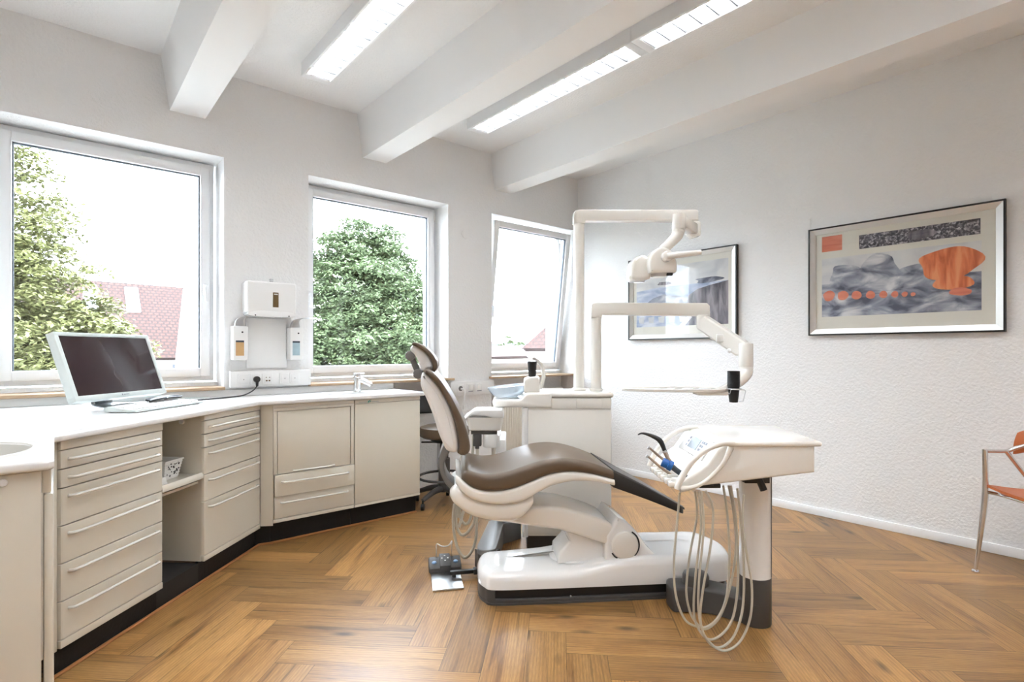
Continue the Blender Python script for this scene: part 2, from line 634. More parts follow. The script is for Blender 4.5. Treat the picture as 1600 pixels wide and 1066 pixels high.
# ---- herringbone floor, each plank a face of one mesh
def build_floor():
    bm = bmesh.new()
    uvl = bm.loops.layers.uv.new('plank')
    cl = bm.loops.layers.float_color.new('rnd')
    Wd, Ln = 0.16, 0.64
    P0, Q0 = -1.244, 2.32
    s2 = math.sqrt(0.5)

    def world(p, y):
        q = Q0 - y
        p = P0 + p
        return ((p + q) * s2, (q - p) * s2)

    def plank(x0, y0, x1, y1, along_x):
        c = world((x0 + x1) / 2, (y0 + y1) / 2)
        if not (X0 - 0.7 < c[0] < XW + 0.7 and Y0 - 0.7 < c[1] < YP + 0.7):
            return
        rnd = (random.random(), random.random(), random.random(), 1)
        vs_ = [bm.verts.new((*world(a, b), 0)) for a, b in ((x0, y0), (x1, y0), (x1, y1), (x0, y1))]
        f = bm.faces.new(vs_)
        if along_x:
            uvs = ((0, 0), (Ln, 0), (Ln, Wd), (0, Wd))
        else:
            uvs = ((0, 0), (0, Wd), (Ln, Wd), (Ln, 0))
        for lp, t in zip(f.loops, uvs):
            lp[uvl].uv = t
            lp[cl] = rnd
    for i in range(-60, 60):
        for j in range(-11, 12):
            ox = j * 2 * Ln
            plank(ox + i * Wd, i * Wd, ox + i * Wd + Ln, i * Wd + Wd, True)
            plank(ox + i * Wd, (i + 1) * Wd, ox + i * Wd + Wd, (i + 1) * Wd + Ln, False)
    for co, no in (((X0, 0, 0), (-1, 0, 0)), ((XW, 0, 0), (1, 0, 0)), ((0, Y0, 0), (0, -1, 0)), ((0, YP, 0), (0, 1, 0))):
        bmesh.ops.bisect_plane(bm, geom=bm.verts[:] + bm.edges[:] + bm.faces[:], plane_co=co, plane_no=no, clear_outer=True)
    for f in bm.faces:
        if f.normal.z < 0:
            f.normal_flip()
    me = bpy.data.meshes.new('floor')
    bm.to_mesh(me)
    bm.free()
    me.materials.append(FLOOR)
    o = bpy.data.objects.new('floor', me)
    C.objects.link(o)
    structure(o, 'oak herringbone plank floor', 'floor')


build_floor()
structure(M().box((X0 - .2, Y0 - .2, H), (XW + .2, YP + .25, H + .2)).build('ceiling', CEIL), 'white rough plaster ceiling between the beams', 'ceiling')
for n, xc in ((1, 0.648), (2, 1.929), (3, 3.235)):
    prof = [(xc - .145, H), (xc - .098, 2.705), (xc + .098, 2.705), (xc + .145, H)]
    o = M().prism(prof, Y0, YB + 0.0, 'xz').build('trim_%d' % n, BEAM, flat=True)
    structure(o, 'white ceiling beam %s' % ('nearest the large left window', 'ending above the middle window', 'ending above the tilted right window')[n - 1], 'beam')

structure(M().box((XW, Y0 - .2, -.02), (XW + .2, YP + .25, H)).build('wall_right', WALL), 'white rough plaster wall with two framed pictures')
structure(M().box((X0 - .2, Y0 - .2, -.02), (X0, YP + .25, H)).build('wall_left', WALL), 'white plaster wall on the left')
structure(M().box((X0, Y0 - .2, -.02), (XW, Y0, H)).build('wall_front', WALL), 'white plaster wall behind the tripod')

# window wall: inner leaf with three tall bays, outer leaf behind as parapets
ZH = 2.482
bays = ((-0.29, 0.855), (1.41, 2.62), (3.10, 4.20))
wb = M()
edges = [X0] + [e for b in bays for e in b] + [XW]
for k in range(0, len(edges), 2):
    wb.box((edges[k], YB, -.02), (edges[k + 1], YP + .24, H))
for a, b in bays:
    wb.box((a, YB, ZH), (b, YP + .24, H))
    wb.box((a, YP, -.02), (b, YP + .24, 0.99))
structure(wb.build('wall_back', WALL, flat=True), 'white plaster window wall with three recessed windows')
# round edge beads of the plaster reveals
for a, b in bays:
    pass

# window sills
for n, (a, b) in enumerate(bays):
    x1 = b + (0.0 if n < 2 else 0.0)
    o = M().box((a - (0.03 if n == 2 else 0.0), YB - 0.045, 0.946), (x1 + (.04 if n == 1 else 0), YP, 0.966), 0.004).build('window_sill', SILLW)
    tag(o, ('oak sill strip under the large left window', 'oak sill under the middle window behind the tap', 'oak sill under the tilted right window')[n], 'window sill', 'oak window sills', kind='structure')


def frame_mesh(x0, z0, x1, z1, wd, y0, y1, bevel=0.006):
    m = M()
    m.box((x0, y0, z0), (x0 + wd, y1, z1), bevel)
    m.box((x1 - wd, y0, z0), (x1, y1, z1), bevel)
    m.box((x0 + wd - .004, y0, z1 - wd), (x1 - wd + .004, y1, z1), bevel)
    m.box((x0 + wd - .004, y0, z0), (x1 - wd + .004, y1, z0 + wd), bevel)
    return m


def window(n, x0, x1, label, handle_side, tilt=0.0):
    z0, z1 = 1.0, 2.475
    root = thing('window_%d' % n, ((x0 + x1) / 2, YP, z0), label, 'window', kind='structure')
    hw = (x1 - x0) / 2
    hz = z1 - z0
    frame_mesh(-hw, 0, hw, hz, 0.055, 0.02, 0.09).build('frame', UPVC, root)
    fw = 0.088
    s = bpy.data.objects.new('sash', None)
    sm_ = frame_mesh(-hw + .03, 0.0, hw - .03, hz - .065, fw - .03, -0.012, 0.055, 0.009)
    gx, gz0, gz1 = hw - fw, fw - .03, hz - .065 - (fw - .03)
    so = sm_.build('sash', UPVC, root)
    so.location = (0, 0.0, 0.03)
    so.rotation_euler.x = tilt
    gk = M()
    g = 0.007
    gk.box((-gx - .002, .008, gz0 - .002), (-gx + g, .03, gz1 + .002))
    gk.box((gx - g, .008, gz0 - .002), (gx + .002, .03, gz1 + .002))
    gk.box((-gx, .008, gz1 - g), (gx, .03, gz1 + .002))
    gk.box((-gx, .008, gz0 - .002), (gx, .03, gz0 + .002))
    gk.build('gasket', GASKET, so)
    M().box((-gx, .018, gz0), (gx, .022, gz1)).build('pane', GLASS, so)
    hx = (hw - .03 - (fw - .03) / 2) * handle_side
    hm = M().box((hx - .014, -.026, .545), (hx + .014, -.012, .625), .005)
    hm.box((hx - .010, -.05, .59), (hx + .010, -.02, .612), .004)
    hm.box((hx - .010, -.058, .50), (hx + .010, -.042, .614), .006)
    hm.build('window_handle', UPVC, so)
    hg = M().cyl((-(hw - .018) * handle_side, -.005, hz - .11), (-(hw - .018) * handle_side, -.005, hz - .02), .008, n=10)
    hg.build('hinge', MWHITE, root)
    return root


window(1, bays[0][0] + .02, bays[0][1] - .018, 'large white framed window at the left, behind the monitor', 1)
window(2, bays[1][0] + .01, bays[1][1] - .01, 'white framed window in the middle, filled by a green tree', -1)
window(3, bays[2][0] + .01, bays[2][1] - .01, 'white framed window at the right, its sash tilted inwards', -1, tilt=radians(7.2))

# baseboards
M().box((XW - .016, Y0, 0), (XW, YB, .058), .004).build('baseboard_right', BASEB)['kind'] = 'structure'
bb = M()
for a, b in ((0, 0),):
    bb.box((bays[1][1], YB - .014, 0), (bays[2][0], YB, .058), .004)
    bb.box((bays[2][1], YB - .014, 0), (XW - .016, YB, .058), .003)
bb.build('baseboard_back', BASEB)['kind'] = 'structure'

# ---- ceiling lights (housing, reflector, louvre, tube)
def ceiling_light(x, y1, label):
    L_ = 1.578
    root = thing('ceiling_light', (x, y1 - L_ / 2, 2.945), label, 'ceiling light', group='louvred ceiling light boxes')
    h = L_ / 2
    w2 = 0.09
    m = M()
    m.box((-w2, -h, 0.004), (-w2 + .006, h, H - 2.945))
    m.box((w2 - .006, -h, 0.004), (w2, h, H - 2.945))
    m.box((-w2 + .006, -h, 0.004), (w2 - .006, -h + .006, H - 2.945))
    m.box((-w2 + .006, h - .006, 0.004), (w2 - .006, h, H - 2.945))
    m.box((-w2 + .006, -h + .006, H - 2.945 - .008), (w2 - .006, h - .006, H - 2.945))
    m.build('housing', LAMPW, root)
    f = M()
    for a, b in ((-w2, -w2 + .014), (w2 - .014, w2)):
        f.box((a, -h, -.002), (b, h, .004), .001)
    f.box((-w2 + .014, -h, -.002), (w2 - .014, -h + .05, .004), .001)
    f.box((-w2 + .014, h - .05, -.002), (w2 - .014, h, .004), .001)
    f.build('rim', UPVC, root)
    lv = M()
    nb = 15
    for i in range(nb + 1):
        y = -h + .05 + i * (L_ - .1) / nb
        lv.prism([(y - .0035, .002), (y + .0035, .002), (y + .012, .046), (y - .012, .046)], -w2 + .016, w2 - .016, 'yz')
    for s in (-1, 1):
        lv.prism([(s * (w2 - .015), .003), (s * (w2 - .0165), .003), (s * (w2 - .034), .05), (s * (w2 - .030), .05)], -h + .05, h - .05, 'xz')
    lv.build('louvre', LOUV, root, flat=True)
    M().cyl((0, -h + .07, .056), (0, h - .07, .056), .013, n=12).build('fluorescent_tube', TUBE, root)
    return root


for x, ys in ((-1.285, (3.46, 1.88, 0.30, -1.28)), (0.0, (3.462, 1.882, 0.302, -1.278)), (1.285, (3.482, 1.902, 0.322, -1.258)), (2.57, (3.478, 1.898, 0.318, -1.262))):  # whole left row and rear boxes lie out of view, added for frontal fill
    for k, y in enumerate(ys):
        lb = {(0.0, 0): 'white ceiling light box of which only a corner shows at upper left',
              (1.285, 0): 'lit white louvred ceiling light box in the bay above the left and middle windows',
              (2.57, 0): 'lit white louvred ceiling light box nearest the right window',
              (2.57, 1): 'lit white louvred ceiling light box continuing the right row towards the viewer'}.get((x, k), 'unseen white louvred ceiling light box, added along the rows for fill light')
        ceiling_light(x, y, lb)

# blank round cover on the window wall
tag(M().cyl((2.80, YB - .006, 2.247), (2.80, YB, 2.247), .041, n=32, bevel=.003).build('cover_plate', WALL), 'round white blank cover high on the wall beside the middle window', 'wall plate')

# ---- radiator in the bay under the right window
rad = thing('radiator', (3.66, YP - .07, 0.12), 'cream ribbed radiator in the niche under the right window', 'radiator')
rm = M().box((-.47, -.03, .0), (.47, .03, .70), .01)
for i in range(31):
    x = -.455 + i * .03035
    rm.box((x - .011, -.035, .012), (x + .011, -.028, .688), .004)
rm.build('panel', RADI, rad)
M().tube([(-.50, 0, .60), (-.50, 0, .2), (-.50, 0, -.12)], .011).build('pipe', RADI, rad)
vm = M().cyl((-.50, 0, .60), (-.46, 0, .60), .016)
vm.cyl((-.50, -.015, .60), (-.50, -.075, .60), .019, .023, bevel=.004)
vm.build('valve', TANM, rad)

# ================================================================= CABINET RUN
D45 = radians(45)
OFF = 2.565                    # front plane of the diagonal run: y = x + OFF


def dg(t, n=0.0, z=0.0):
    """world point on the diagonal run: t along it, n behind its front plane"""
    s2 = math.sqrt(.5)
    return ((t - n) * s2 - OFF / 2, (t + n) * s2 + OFF / 2, z)


def bow_handle(x0, x1, z, y=0.0):
    p = [(x0, y - .001, z), (x0 + .004, y - .016, z + .001), (x0 + .03, y - .025, z + .002), ((x0 + x1) / 2, y - .026, z + .002),
         (x1 - .03, y - .025, z + .002), (x1 - .004, y - .016, z + .001), (x1, y - .001, z)]
    return M().tube(p, .0064, n=8, sub=3)


def drawer_unit(t0, t1, seams, label, hz):
    w_ = t1 - t0
    root = thing('drawer_cabinet', dg(t0, 0, 0), label, 'drawer cabinet', D45, 'cream drawer cabinets')
    b = M()
    b.box((0, .02, seams[-1]), (.018, .46, .868))
    b.box((w_ - .018, .02, seams[-1]), (w_, .46, .868))
    b.box((.018, .44, seams[-1]), (w_ - .018, .46, .868))
    b.box((.018, .02, seams[-1]), (w_ - .018, .44, seams[-1] + .018))
    b.box((.018, .03, .85), (w_ - .018, .44, .868))
    b.box((0.0, .0, seams[0] + .0015), (w_, .02, .868), .002)
    b.box((0.0, .0, seams[-1]), (w_, .02, seams[-2] - .0015), .003)
    b.build('carcass', CAB, root)
    for k in range(len(seams) - 2):
        zt, zb = seams[k] - .002, seams[k + 1] + .002
        f = M()
        pr = [(0.0, .022), (0.0, .012), (.004, .004), (.013, .0), (w_ - .006, .0), (w_, .004), (w_, .022)]
        f.prism(pr, zb, zt, 'xy', bevel=.0012, seg=1)
        d = f.build('drawer', CAB, root)
        bow_handle(.032, w_ - .045, zt - .033 if k < 2 else zt - .031, 0).build('handle', HANDLE, d)
    M().box((-.0, .035, 0.0), (w_, .05, seams[-1] - .001)).build('plinth', PLINTH, root)
    return root


SA = [0.835, 0.765, 0.695, 0.556, 0.417, 0.278, 0.137, 0.106]
SB = [0.840, 0.770, 0.701, 0.562, 0.422, 0.144, 0.114]
drawer_unit(1.839, 2.355, SA, 'cream cabinet of six drawers left of the open knee space', None)
drawer_unit(2.650, 3.178, SB, 'narrower looking cream cabinet of five drawers right of the open knee space', None)

# filler strips of the run
tag(M().box((0, .012, .10), (.062, .03, .868), .002).build('filler_panel', CAB, loc=dg(1.775, 0, 0), rotz=D45), 'narrow cream filler strip between sink cabinet and six drawer cabinet', 'cabinet panel', 'cream filler panels')

# knee space: back board, black box at the floor, pull-out shelf
ks = thing('knee_space', dg(2.355, 0, 0), 'open cream knee space with black base between the two drawer cabinets', 'cabinet recess', D45)
wk = 2.650 - 2.355
M().box((0.001, .42, .106), (wk - .001, .44, .868)).build('back_panel', CABIN, ks)
M().box((0.0005, .034, 0), (wk - .0005, .46, .104)).build('black_base', NICHEK, ks)
M().cyl((wk - .012, .12, .835), (wk - .001, .12, .835), .012, n=14).build('cap', MWHITE, ks)
sh = thing('pull_out_shelf', dg(2.357, 0, .545), 'cream pull-out shelf in the knee space holding a white basket', 'shelf', D45)
M().prism([(.004, .0), (.004, .018), (.012, .030), (.03, .022), (.40, .022), (.40, .0)], 0.001, wk - .004, 'yz').build('board', CAB, sh)
M().box((.004, .03, -.026), (wk - .008, .05, -.014)).box((.004, .05, -.020), (wk - .008, .38, -.014)).build('lower_rail', CAB, sh)


def basket():
    root = thing('basket', dg(2.535, .155, .5675), 'small white perforated basket on the pull-out shelf', 'basket', D45)
    m = M()
    bx, by, h = .062, .075, .088
    def ring(k, z, i=0.0):
        a, b = bx * k - i, by * k - i
        return [(a, -b, z), (a, b, z), (-a, b, z), (-a, -b, z)]
    m.rings([ring(.78, 0), ring(1, h), ring(1.06, h), ring(1.06, h + .007), ring(1, h + .007), ring(.96, h - .002), ring(.76, .004)], caps=True)
    m.build('shell', PAPER, root, flat=True)
    rb = M()
    for i in range(6):
        z = .008 + i * .0135
        k = .79 + .21 * z / h
        rb.box((-bx * k - .002, -by * k - .002, z), (bx * k + .002, -by * k + .003, z + .006), .001)
        rb.box((bx * k - .003, -by * k - .002, z), (bx * k + .002, by * k + .002, z + .006), .001)
    rb.build('rib_bands', PAPER, root)
    rd = M()
    random.seed(3)
    for i in range(34):
        x, z = random.uniform(-.04, .04), random.uniform(.014, .078)
        k = .79 + .21 * z / h
        rd.cyl((x, -by * k - .0022, z), (x, -by * k - .0032, z), random.uniform(.002, .0042), n=7)
    rd.build('holes', NICHEK, root)


basket()
tag(M().prism([(0, 0), (.07, 0), (.055, .035), (.0, .03)], 0, .11, 'xz', bevel=.002).build('paper_packet', PAPER, loc=dg(2.37, .04, .5675), rotz=D45), 'white paper packet at the left end of the pull-out shelf', 'packet')
tag(M().box((0, 0, 0), (.05, .06, .06), .006).build('black_box', BLACK, loc=dg(2.375, .16, .5675), rotz=D45), 'small black box behind the paper packet on the shelf', 'box')

# corner panel and the two straight cabinets
CY = 3.49
q = dg(3.178, .0)
cp = M().prism([(q[0] + .001, q[1] + .004), (q[0] + .012, q[1] + .03), (1.027, CY + .03), (1.027, CY + .002)], .125, .868, 'xy')
tag(cp.build('filler_panel', CAB, flat=True), 'cream upright filler panel in the inner corner of the cabinet run', 'cabinet panel', 'cream filler panels')
cpl = M().prism([(q[0] - .02, q[1] + .035), (q[0] - .02, q[1] + .05), (1.027, CY + .09), (1.027, CY + .066)], 0, .12, 'xy')
tag(cpl.build('kick_board', PLINTH, flat=True), 'black kick board in the inner corner of the cabinet run', 'plinth')


def straight_cabinet_c():
    x0, x1 = 1.029, 1.549
    root = thing('door_cabinet', (x0, CY, 0), 'cream cabinet with tall flap door over two drawers, right of the corner panel', 'cabinet', group='cream cabinets along the window wall')
    w_ = x1 - x0
    b = M()
    for a, c in ((0, .018), (w_ - .018, w_)):
        b.box((a, .018, .139), (c, .45, .868))
    b.box((.018, .43, .139), (w_ - .018, .45, .868))
    b.box((.018, .018, .139), (w_ - .018, .43, .157))
    b.box((0, .0, .849), (w_, .018, .868), .001)
    b.box((0, .0, .8295), (w_, .018, .8475), .001)
    b.box((0, 0, .437), (.022, .018, .8295), .001)
    b.box((w_ - .02, 0, .437), (w_, .018, .8295), .001)
    b.box((0, 0, .139), (w_, .018, .1605), .002)
    b.build('carcass', CAB, root)
    d = M().box((.026, .003, .4375), (w_ - .024, .016, .826), .002).build('door', CAB, root)
    bow_handle(.123, .383, .448, .003).build('handle', HANDLE, d)
    for zt, zb, hz, pr in ((.4335, .3025, .389, -.016), (.2995, .1635, .26, 0.0)):
        d = M().box((.006, pr, zb), (w_ - .001, .016, zt), .003).build('drawer', CAB, root)
        bow_handle(.046, .472, hz, pr).build('handle', HANDLE, d)
    M().box((0, .066, 0), (w_, .08, .138)).build('plinth', PLINTH, root)


straight_cabinet_c()


def straight_cabinet_d():
    x0, x1 = 1.555, 2.062
    root = thing('door_cabinet', (x0, CY, 0), 'cream cabinet with one plain door at the end of the run below the tap', 'cabinet', group='cream cabinets along the window wall')
    w_ = x1 - x0
    b = M()
    for a, c in ((0, .018), (w_ - .018, w_)):
        b.box((a, .018, .139), (c, .45, .868))
    b.box((.018, .43, .139), (w_ - .018, .45, .868))
    b.box((.018, .018, .139), (w_ - .018, .43, .157))
    b.box((0, .0, .8425), (w_, .018, .868), .001)
    b.box((0, 0, .139), (w_, .018, .157), .002)
    b.build('carcass', CAB, root)
    M().box((.002, .0, .159), (w_ - .001, .016, .840), .003).build('door', CAB, root)
    M().box((0, .066, 0), (w_, .08, .138)).build('plinth', PLINTH, root)
    lg = M()
    lg.prism(sm([(.093, .8465), (.098, .855), (.108, .863), (.122, .866), (.112, .860), (.106, .854), (.103, .8465)], 3, True), -.0008, .0005, 'xz')
    lg.prism(sm([(.106, .848), (.112, .855), (.120, .856), (.116, .850)], 3, True), -.0008, .0005, 'xz')
    lg.build('leaf_mark', GREENM, root)
    tx = M()
    for k in range(7):
        tx.box((.03 + k * .0085, -.0006, .8475), (.0365 + k * .0085, .0004, .8498))
    for k in range(6):
        tx.box((.126 + k * .0085, -.0006, .8495), (.1325 + k * .0085, .0004, .8518))
    tx.build('lettering', PRINT, root)


straight_cabinet_d()

# shoe moulding along the plinths
sm1 = M()
a, b = dg(1.775, .022), dg(3.20, .022)
sm1.tube([(a[0], a[1], .005), (b[0], b[1], .005), (1.03, 3.547, .005), (2.062, 3.547, .005)], .0075, n=8, smooth=False)
structure(sm1.build('trim_4', SHOE), 'orange-brown moulding along the black plinths', 'moulding')

# near sink cabinet at the left edge
sc = thing('sink_cabinet', (-1.0, 1.985, 0), 'cream sink cabinet end at the lower left edge', 'cabinet')
b = M()
b.box((0, 0, .0), (.972, .018, .868), .002)
b.box((0, .018, 0), (.018, .55, .868))
b.box((.95, .018, .0), (.968, .06, .868))
b.build('front_panel', CAB, sc)
M().cyl((.895, -.0, .848), (.895, -.006, .848), .010, n=14, bevel=.002).build('cap', MWHITE, sc)
M().box((.976, .022, 0.0), (.999, .5, .80), .008).build('side_panel', CAB, sc)
M().box((.972, .03, .80), (.994, .06, .868), .003).build('bracket', CAB, sc)

# ---- worktop with integrated basin
WZ, WT = .90, .029
def worktop():
    root = thing('worktop', (0, 0, WZ), 'continuous white worktop running past both windows', 'worktop')
    qa = (0.0, 2.53)
    qb = (0.952, 3.482)
    out = [(-1.2, 1.963), (-.012, 1.963), (0, 1.975), qa, qb, (2.086, 3.465), (2.092, 3.472), (2.092, YB - .004), (-1.2, YB - .004)]
    out[4] = (0.938, 3.468)
    m = M()
    m.prism(out, -WT, 0, 'xy', bevel=.009, seg=3)
    o = m.build('top', TOP, root)
    cut = M()
    cut.lathe([(.0, -.2), (.20, -.2), (.20, .05), (.0, .05)], (-.255, 2.262, 0), 48)
    co = cut.build('cutter', TOP)
    co.location = (0, 0, WZ)
    cut2 = M()
    cut2.lathe([(.0, -.2), (.165, -.2), (.165, .05), (.0, .05)], (1.60, 3.71, 0), 40, sx=1.15, sy=.62)
    co2 = cut2.build('cutter', TOP)
    co2.location = (0, 0, WZ)
    bpy.context.view_layer.update()
    for c_ in (co, co2):
        bo = o.modifiers.new('cut', 'BOOLEAN')
        bo.object = c_
        bo.solver = 'EXACT'
    dgp = bpy.context.evaluated_depsgraph_get()
    ev = o.evaluated_get(dgp)
    me = bpy.data.meshes.new_from_object(ev)
    o.modifiers.clear()
    o.data = me
    bpy.data.objects.remove(co)
    bpy.data.objects.remove(co2)
    M().lathe([(.222, -.001), (.218, .0035), (.204, .003), (.197, -.008), (.185, -.10), (.14, -.135), (.03, -.14), (.03, -.142), (.145, -.14), (.19, -.105), (.203, -.012)], (-.255, 2.262, 0), 48, caps=False).build('basin', BASIN, root)
    M().lathe([(.168, -.004), (.158, -.03), (.12, -.075), (.03, -.085), (.0, -.085)], (1.60, 3.71, 0), 40, sx=1.15, sy=.62, caps=False).build('basin', TOP, root)



BASIN = mat('grey_basin', (0.62, 0.60, 0.55), 0.3, coat=0.2, var=(4, 0.97, 1))
worktop()
tag(M().box((-1.2, YB - .020, WZ), (2.085, YB - .004, WZ + .045), .004).build('backsplash', TOP), 'low white upstand along the back of the white worktop', 'backsplash')

# ---- tap
tap = thing('tap', (1.70, 3.775, WZ), 'chrome mixer tap standing on the worktop before the middle window', 'tap')
M().cyl((0, 0, 0), (0, 0, .012), .030, bevel=.003).cyl((0, 0, .01), (0, 0, .105), .0265).build('body', CHROME, tap)
M().tube([(0, -.0, .088), (.030, -.026, .085), (.060, -.055, .066), (.078, -.070, .052)], [.023, .020, .017, .016], sub=4).cyl((.074, -.066, .056), (.078, -.070, .042), .0145).build('spout', CHROME, tap)
M().cyl((0, 0, .105), (0, 0, .140), .0275, bevel=.004).box((-.010, -.055, .130), (.010, 0, .142), .005, rot=Matrix.Rotation(.8, 3, 'Z'), piv=(0, 0, 0)).build('lever', CHROME, tap)

# ---- monitor, keyboard, cables
mon = thing('monitor', dg(2.69, .50, WZ), 'white framed computer monitor with dark screen in front of the left window', 'monitor', D45)
tl = math.atan2(.12, .335)
R_ = Matrix.Rotation(-tl, 4, 'X')
PV = Matrix.Translation((0, -.037, .06))
hw, hh = .30, .356
mm = M()
for a, b_ in (((-hw, 0, 0), (hw, .045, .027)), ((-hw, 0, hh - .02), (hw, .045, hh)), ((-hw, 0, .02), (-hw + .022, .045, hh - .015)), ((hw - .022, 0, .02), (hw, .045, hh - .015))):
    mm.box(a, b_, .004)
mm.box((-hw + .01, .02, .01), (hw - .01, .05, hh - .01), .004)
mm.box((-.17, .05, .06), (.17, .075, .29), .012)
mm.xf(PV @ R_).build('casing', MONW, mon)
M().box((-hw + .021, .006, .026), (hw - .021, .022, hh - .019)).xf(PV @ R_).build('screen', SCREEN, mon)
lt = M()
lt.box((-.024, -.0006, .010), (-.018, .001, .017))
for k in range(5):
    lt.box((-.012 + k * .0075, -.0006, .0115), (-.0065 + k * .0075, .001, .0155))
lt.xf(PV @ R_).build('maker_mark', PRINT, mon)
st = M()
st.prism(sm([(-.12, .0), (-.10, .012), (-.05, .024), (.05, .024), (.10, .012), (.12, .0)], 4), -.02, .17, 'xz', bevel=.003)
st.build('stand_base', STEEL, mon)
M().box((-.06, .09, .02), (.06, .115, .20), .008).build('stand_neck', MGREY, mon)

kb = thing('keyboard', dg(2.455, 0.218, WZ), 'white keyboard lying on the worktop before the monitor', 'keyboard', D45)
kbm = M().prism([(0, 0.004), (0, .014), (.155, .028), (.165, .026), (.165, .004)], 0, .50, 'yz', bevel=.003)
kbm.build('case', MONW, kb)
ky = M()
for r in range(5):
    for c_ in range(17):
        y = .018 + r * .026
        x = .016 + c_ * .0277
        zz = .0145 + (y + .011) * .0903
        ky.box((x, y, zz - .002), (x + .0245, y + .0225, zz + .004), .0018, 1)
ky.build('keys', MWHITE, kb)
M().box((.02, .14, 0), (.06, .155, .006)).box((.44, .14, 0), (.48, .155, .006)).box((.02, .01, 0), (.06, .02, .005)).box((.44, .01, 0), (.48, .02, .005)).build('feet', MGREY, kb)

bn = thing('cable_bundle', dg(2.80, .335, WZ + .03), 'bundled black cable lying on the back of the keyboard', 'cable', D45)
bu = M()
random.seed(5)
for i in range(5):
    o_ = i * .007
    bu.tube([(-.12 + o_, -.01 + o_ * .6, .006 + .003 * (i % 2)), (-.04, -.012 + o_, .014), (.06, -.004 + o_, .012), (.13 - o_, .004 + o_ * .7, .008), (.15 - o_, .014 + o_ * .7, .010), (.07, .02 + o_, .016), (-.06, .016 + o_, .012), (-.11 + o_, .01 + o_, .008)], .0056, n=7, sub=4)
bu.build('loops', BLACK, bn)
M().box((.0, -.016, .012), (.014, .05, .024), .004).build('tie', MONW, bn)

# trunking with sockets under the towel dispenser
tr = thing('socket_trunking', (.884, YB, .958), 'white socket rail on the wall below the soap dispensers', 'socket rail', group='white cable rails with sockets')
TL = 1.412 - .884
M().box((0, -.045, 0), (TL, 0, .11), .004).build('rail', MWHITE, tr)
fr = ((.045, 'a'), (.122, 's'), (.198, 'd'), (.31, 'b'), (.378, 'b'))
for k, (x, tp) in enumerate(fr):
    so = M().box((x, -.052, .016), (x + .068, -.045, .090), .003).build('socket', MWHITE, tr)
    si = M().box((x + .009, -.0545, .025), (x + .059, -.052, .081), .002)
    si.build('insert', WHITE, so)
    dt = M()
    if tp == 'a' or tp == 'b':
        dt.cyl((x + .034, -.056, .053), (x + .034, -.054, .053), .003, n=10)
    elif tp == 'd':
        for dx in (.020, .038):
            dt.box((x + dx, -.056, .036), (x + dx + .011, -.054, .046))
        dt.box((x + .02, -.0555, .06), (x + .026, -.054, .066))
        dt.box((x + .042, -.0555, .06), (x + .048, -.054, .066))
    else:
        dt.cyl((x + .034, -.0555, .053), (x + .034, -.054, .053), .019, n=18)
    dt.build('opening', SLOT if tp == 'd' else MGREY, so)
px = .884 + .122 + .034
pc = thing('power_cable', (px, YB - .056, 1.011), 'black plug and cable running from the socket rail to the monitor', 'cable')
M().cyl((0, 0, 0), (0, -.03, 0), .021, bevel=.005).cyl((0, -.022, -.005), (0, -.022, -.048), .011, .008, bevel=.003).build('plug', BLACK, pc)
e = dg(2.95, .38, WZ + .006)
M().tube([(0, -.022, -.045), (-.03, -.03, -.075), (-.09, -.06, -.098), (-.18, -.10, -.105), (e[0] + .12 - px, e[1] + .08 - YB + .056, -.105), (e[0] - px, e[1] - YB + .056, -.1), (e[0] - .06 - px, e[1] - .04 - YB + .056, -.08)], .0042, n=8).build('cable', BLACK, pc)
wc = M().tube([(.32, 3.90, .935), (.46, 3.925, .925), (.60, 3.93, .906), (.76, 3.90, .9045)], .004, n=8)
tag(wc.build('white_cable', MONW), 'white cable lying along the backsplash behind the monitor', 'cable')

tr2 = thing('switch_rail', (2.622, YB, .810), 'white rail with socket and two switches left of the right window', 'socket rail', group='white cable rails with sockets')
M().box((0, -.04, 0), (3.10 - 2.622, 0, .123), .004).build('rail', MWHITE, tr2)
so = M().box((.06, -.046, .026), (.135, -.04, .100), .003).build('socket', MWHITE, tr2)
M().cyl((.098, -.048, .063), (.098, -.046, .063), .022, n=20).build('insert', MGREY, so)
M().tube([(.098, -.05, .06), (.115, -.075, .05), (.118, -.08, -.02), (.11, -.07, -.12)], .007, n=8).build('white_lead', MWHITE, tr2)
for x in (.168, .262):
    so = M().box((x, -.047, .026), (x + .075, -.04, .104), .003).build('switch', MWHITE, tr2)
    sw = M().box((x + .012, -.060, .038), (x + .063, -.047, .094), .003)
    for i in range(4):
        sw.box((x + .017 + i * .011, -.0615, .046), (x + .022 + i * .011, -.06, .088))
    sw.build('rocker', WHITE, so)
    M().box((x + .012, -.050, .032), (x + .063, -.047, .0365)).build('label_strip', PRINT, so)

# ---- towel dispenser, soap dispensers, splash panel
td = thing('towel_dispenser', (1.124, YB, 1.432), 'white paper towel dispenser above the soap dispensers', 'towel dispenser')
tm = M().prism([(-.158, .03), (-.160, .226), (-.15, .236), (.15, .236), (.160, .226), (.158, .03), (.13, .004), (-.13, .004)], -.125, 0, 'xz', bevel=.012, seg=3, which='a')
tm.build('casing', MWHITE, td)
M().prism(sm([(-.155, .012), (-.12, .034), (0, .04), (.12, .034), (.155, .012), (.10, .0), (-.10, .0)], 4, True), -.128, -.02, 'xz', bevel=.003).build('lower_lip', WHITE, td)
M().box((.004, -.1275, .066), (.040, -.124, .166), .0015).build('sight_window', SLOT, td)
M().box((.010, -.129, .150), (.034, -.127, .158)).build('label', PAPER, td)
M().box((-.012, -.118, .238), (.010, -.10, .25), .003).box((-.012, -.118, .25), (.010, -.095, .258), .003).build('hook', STEEL, td)
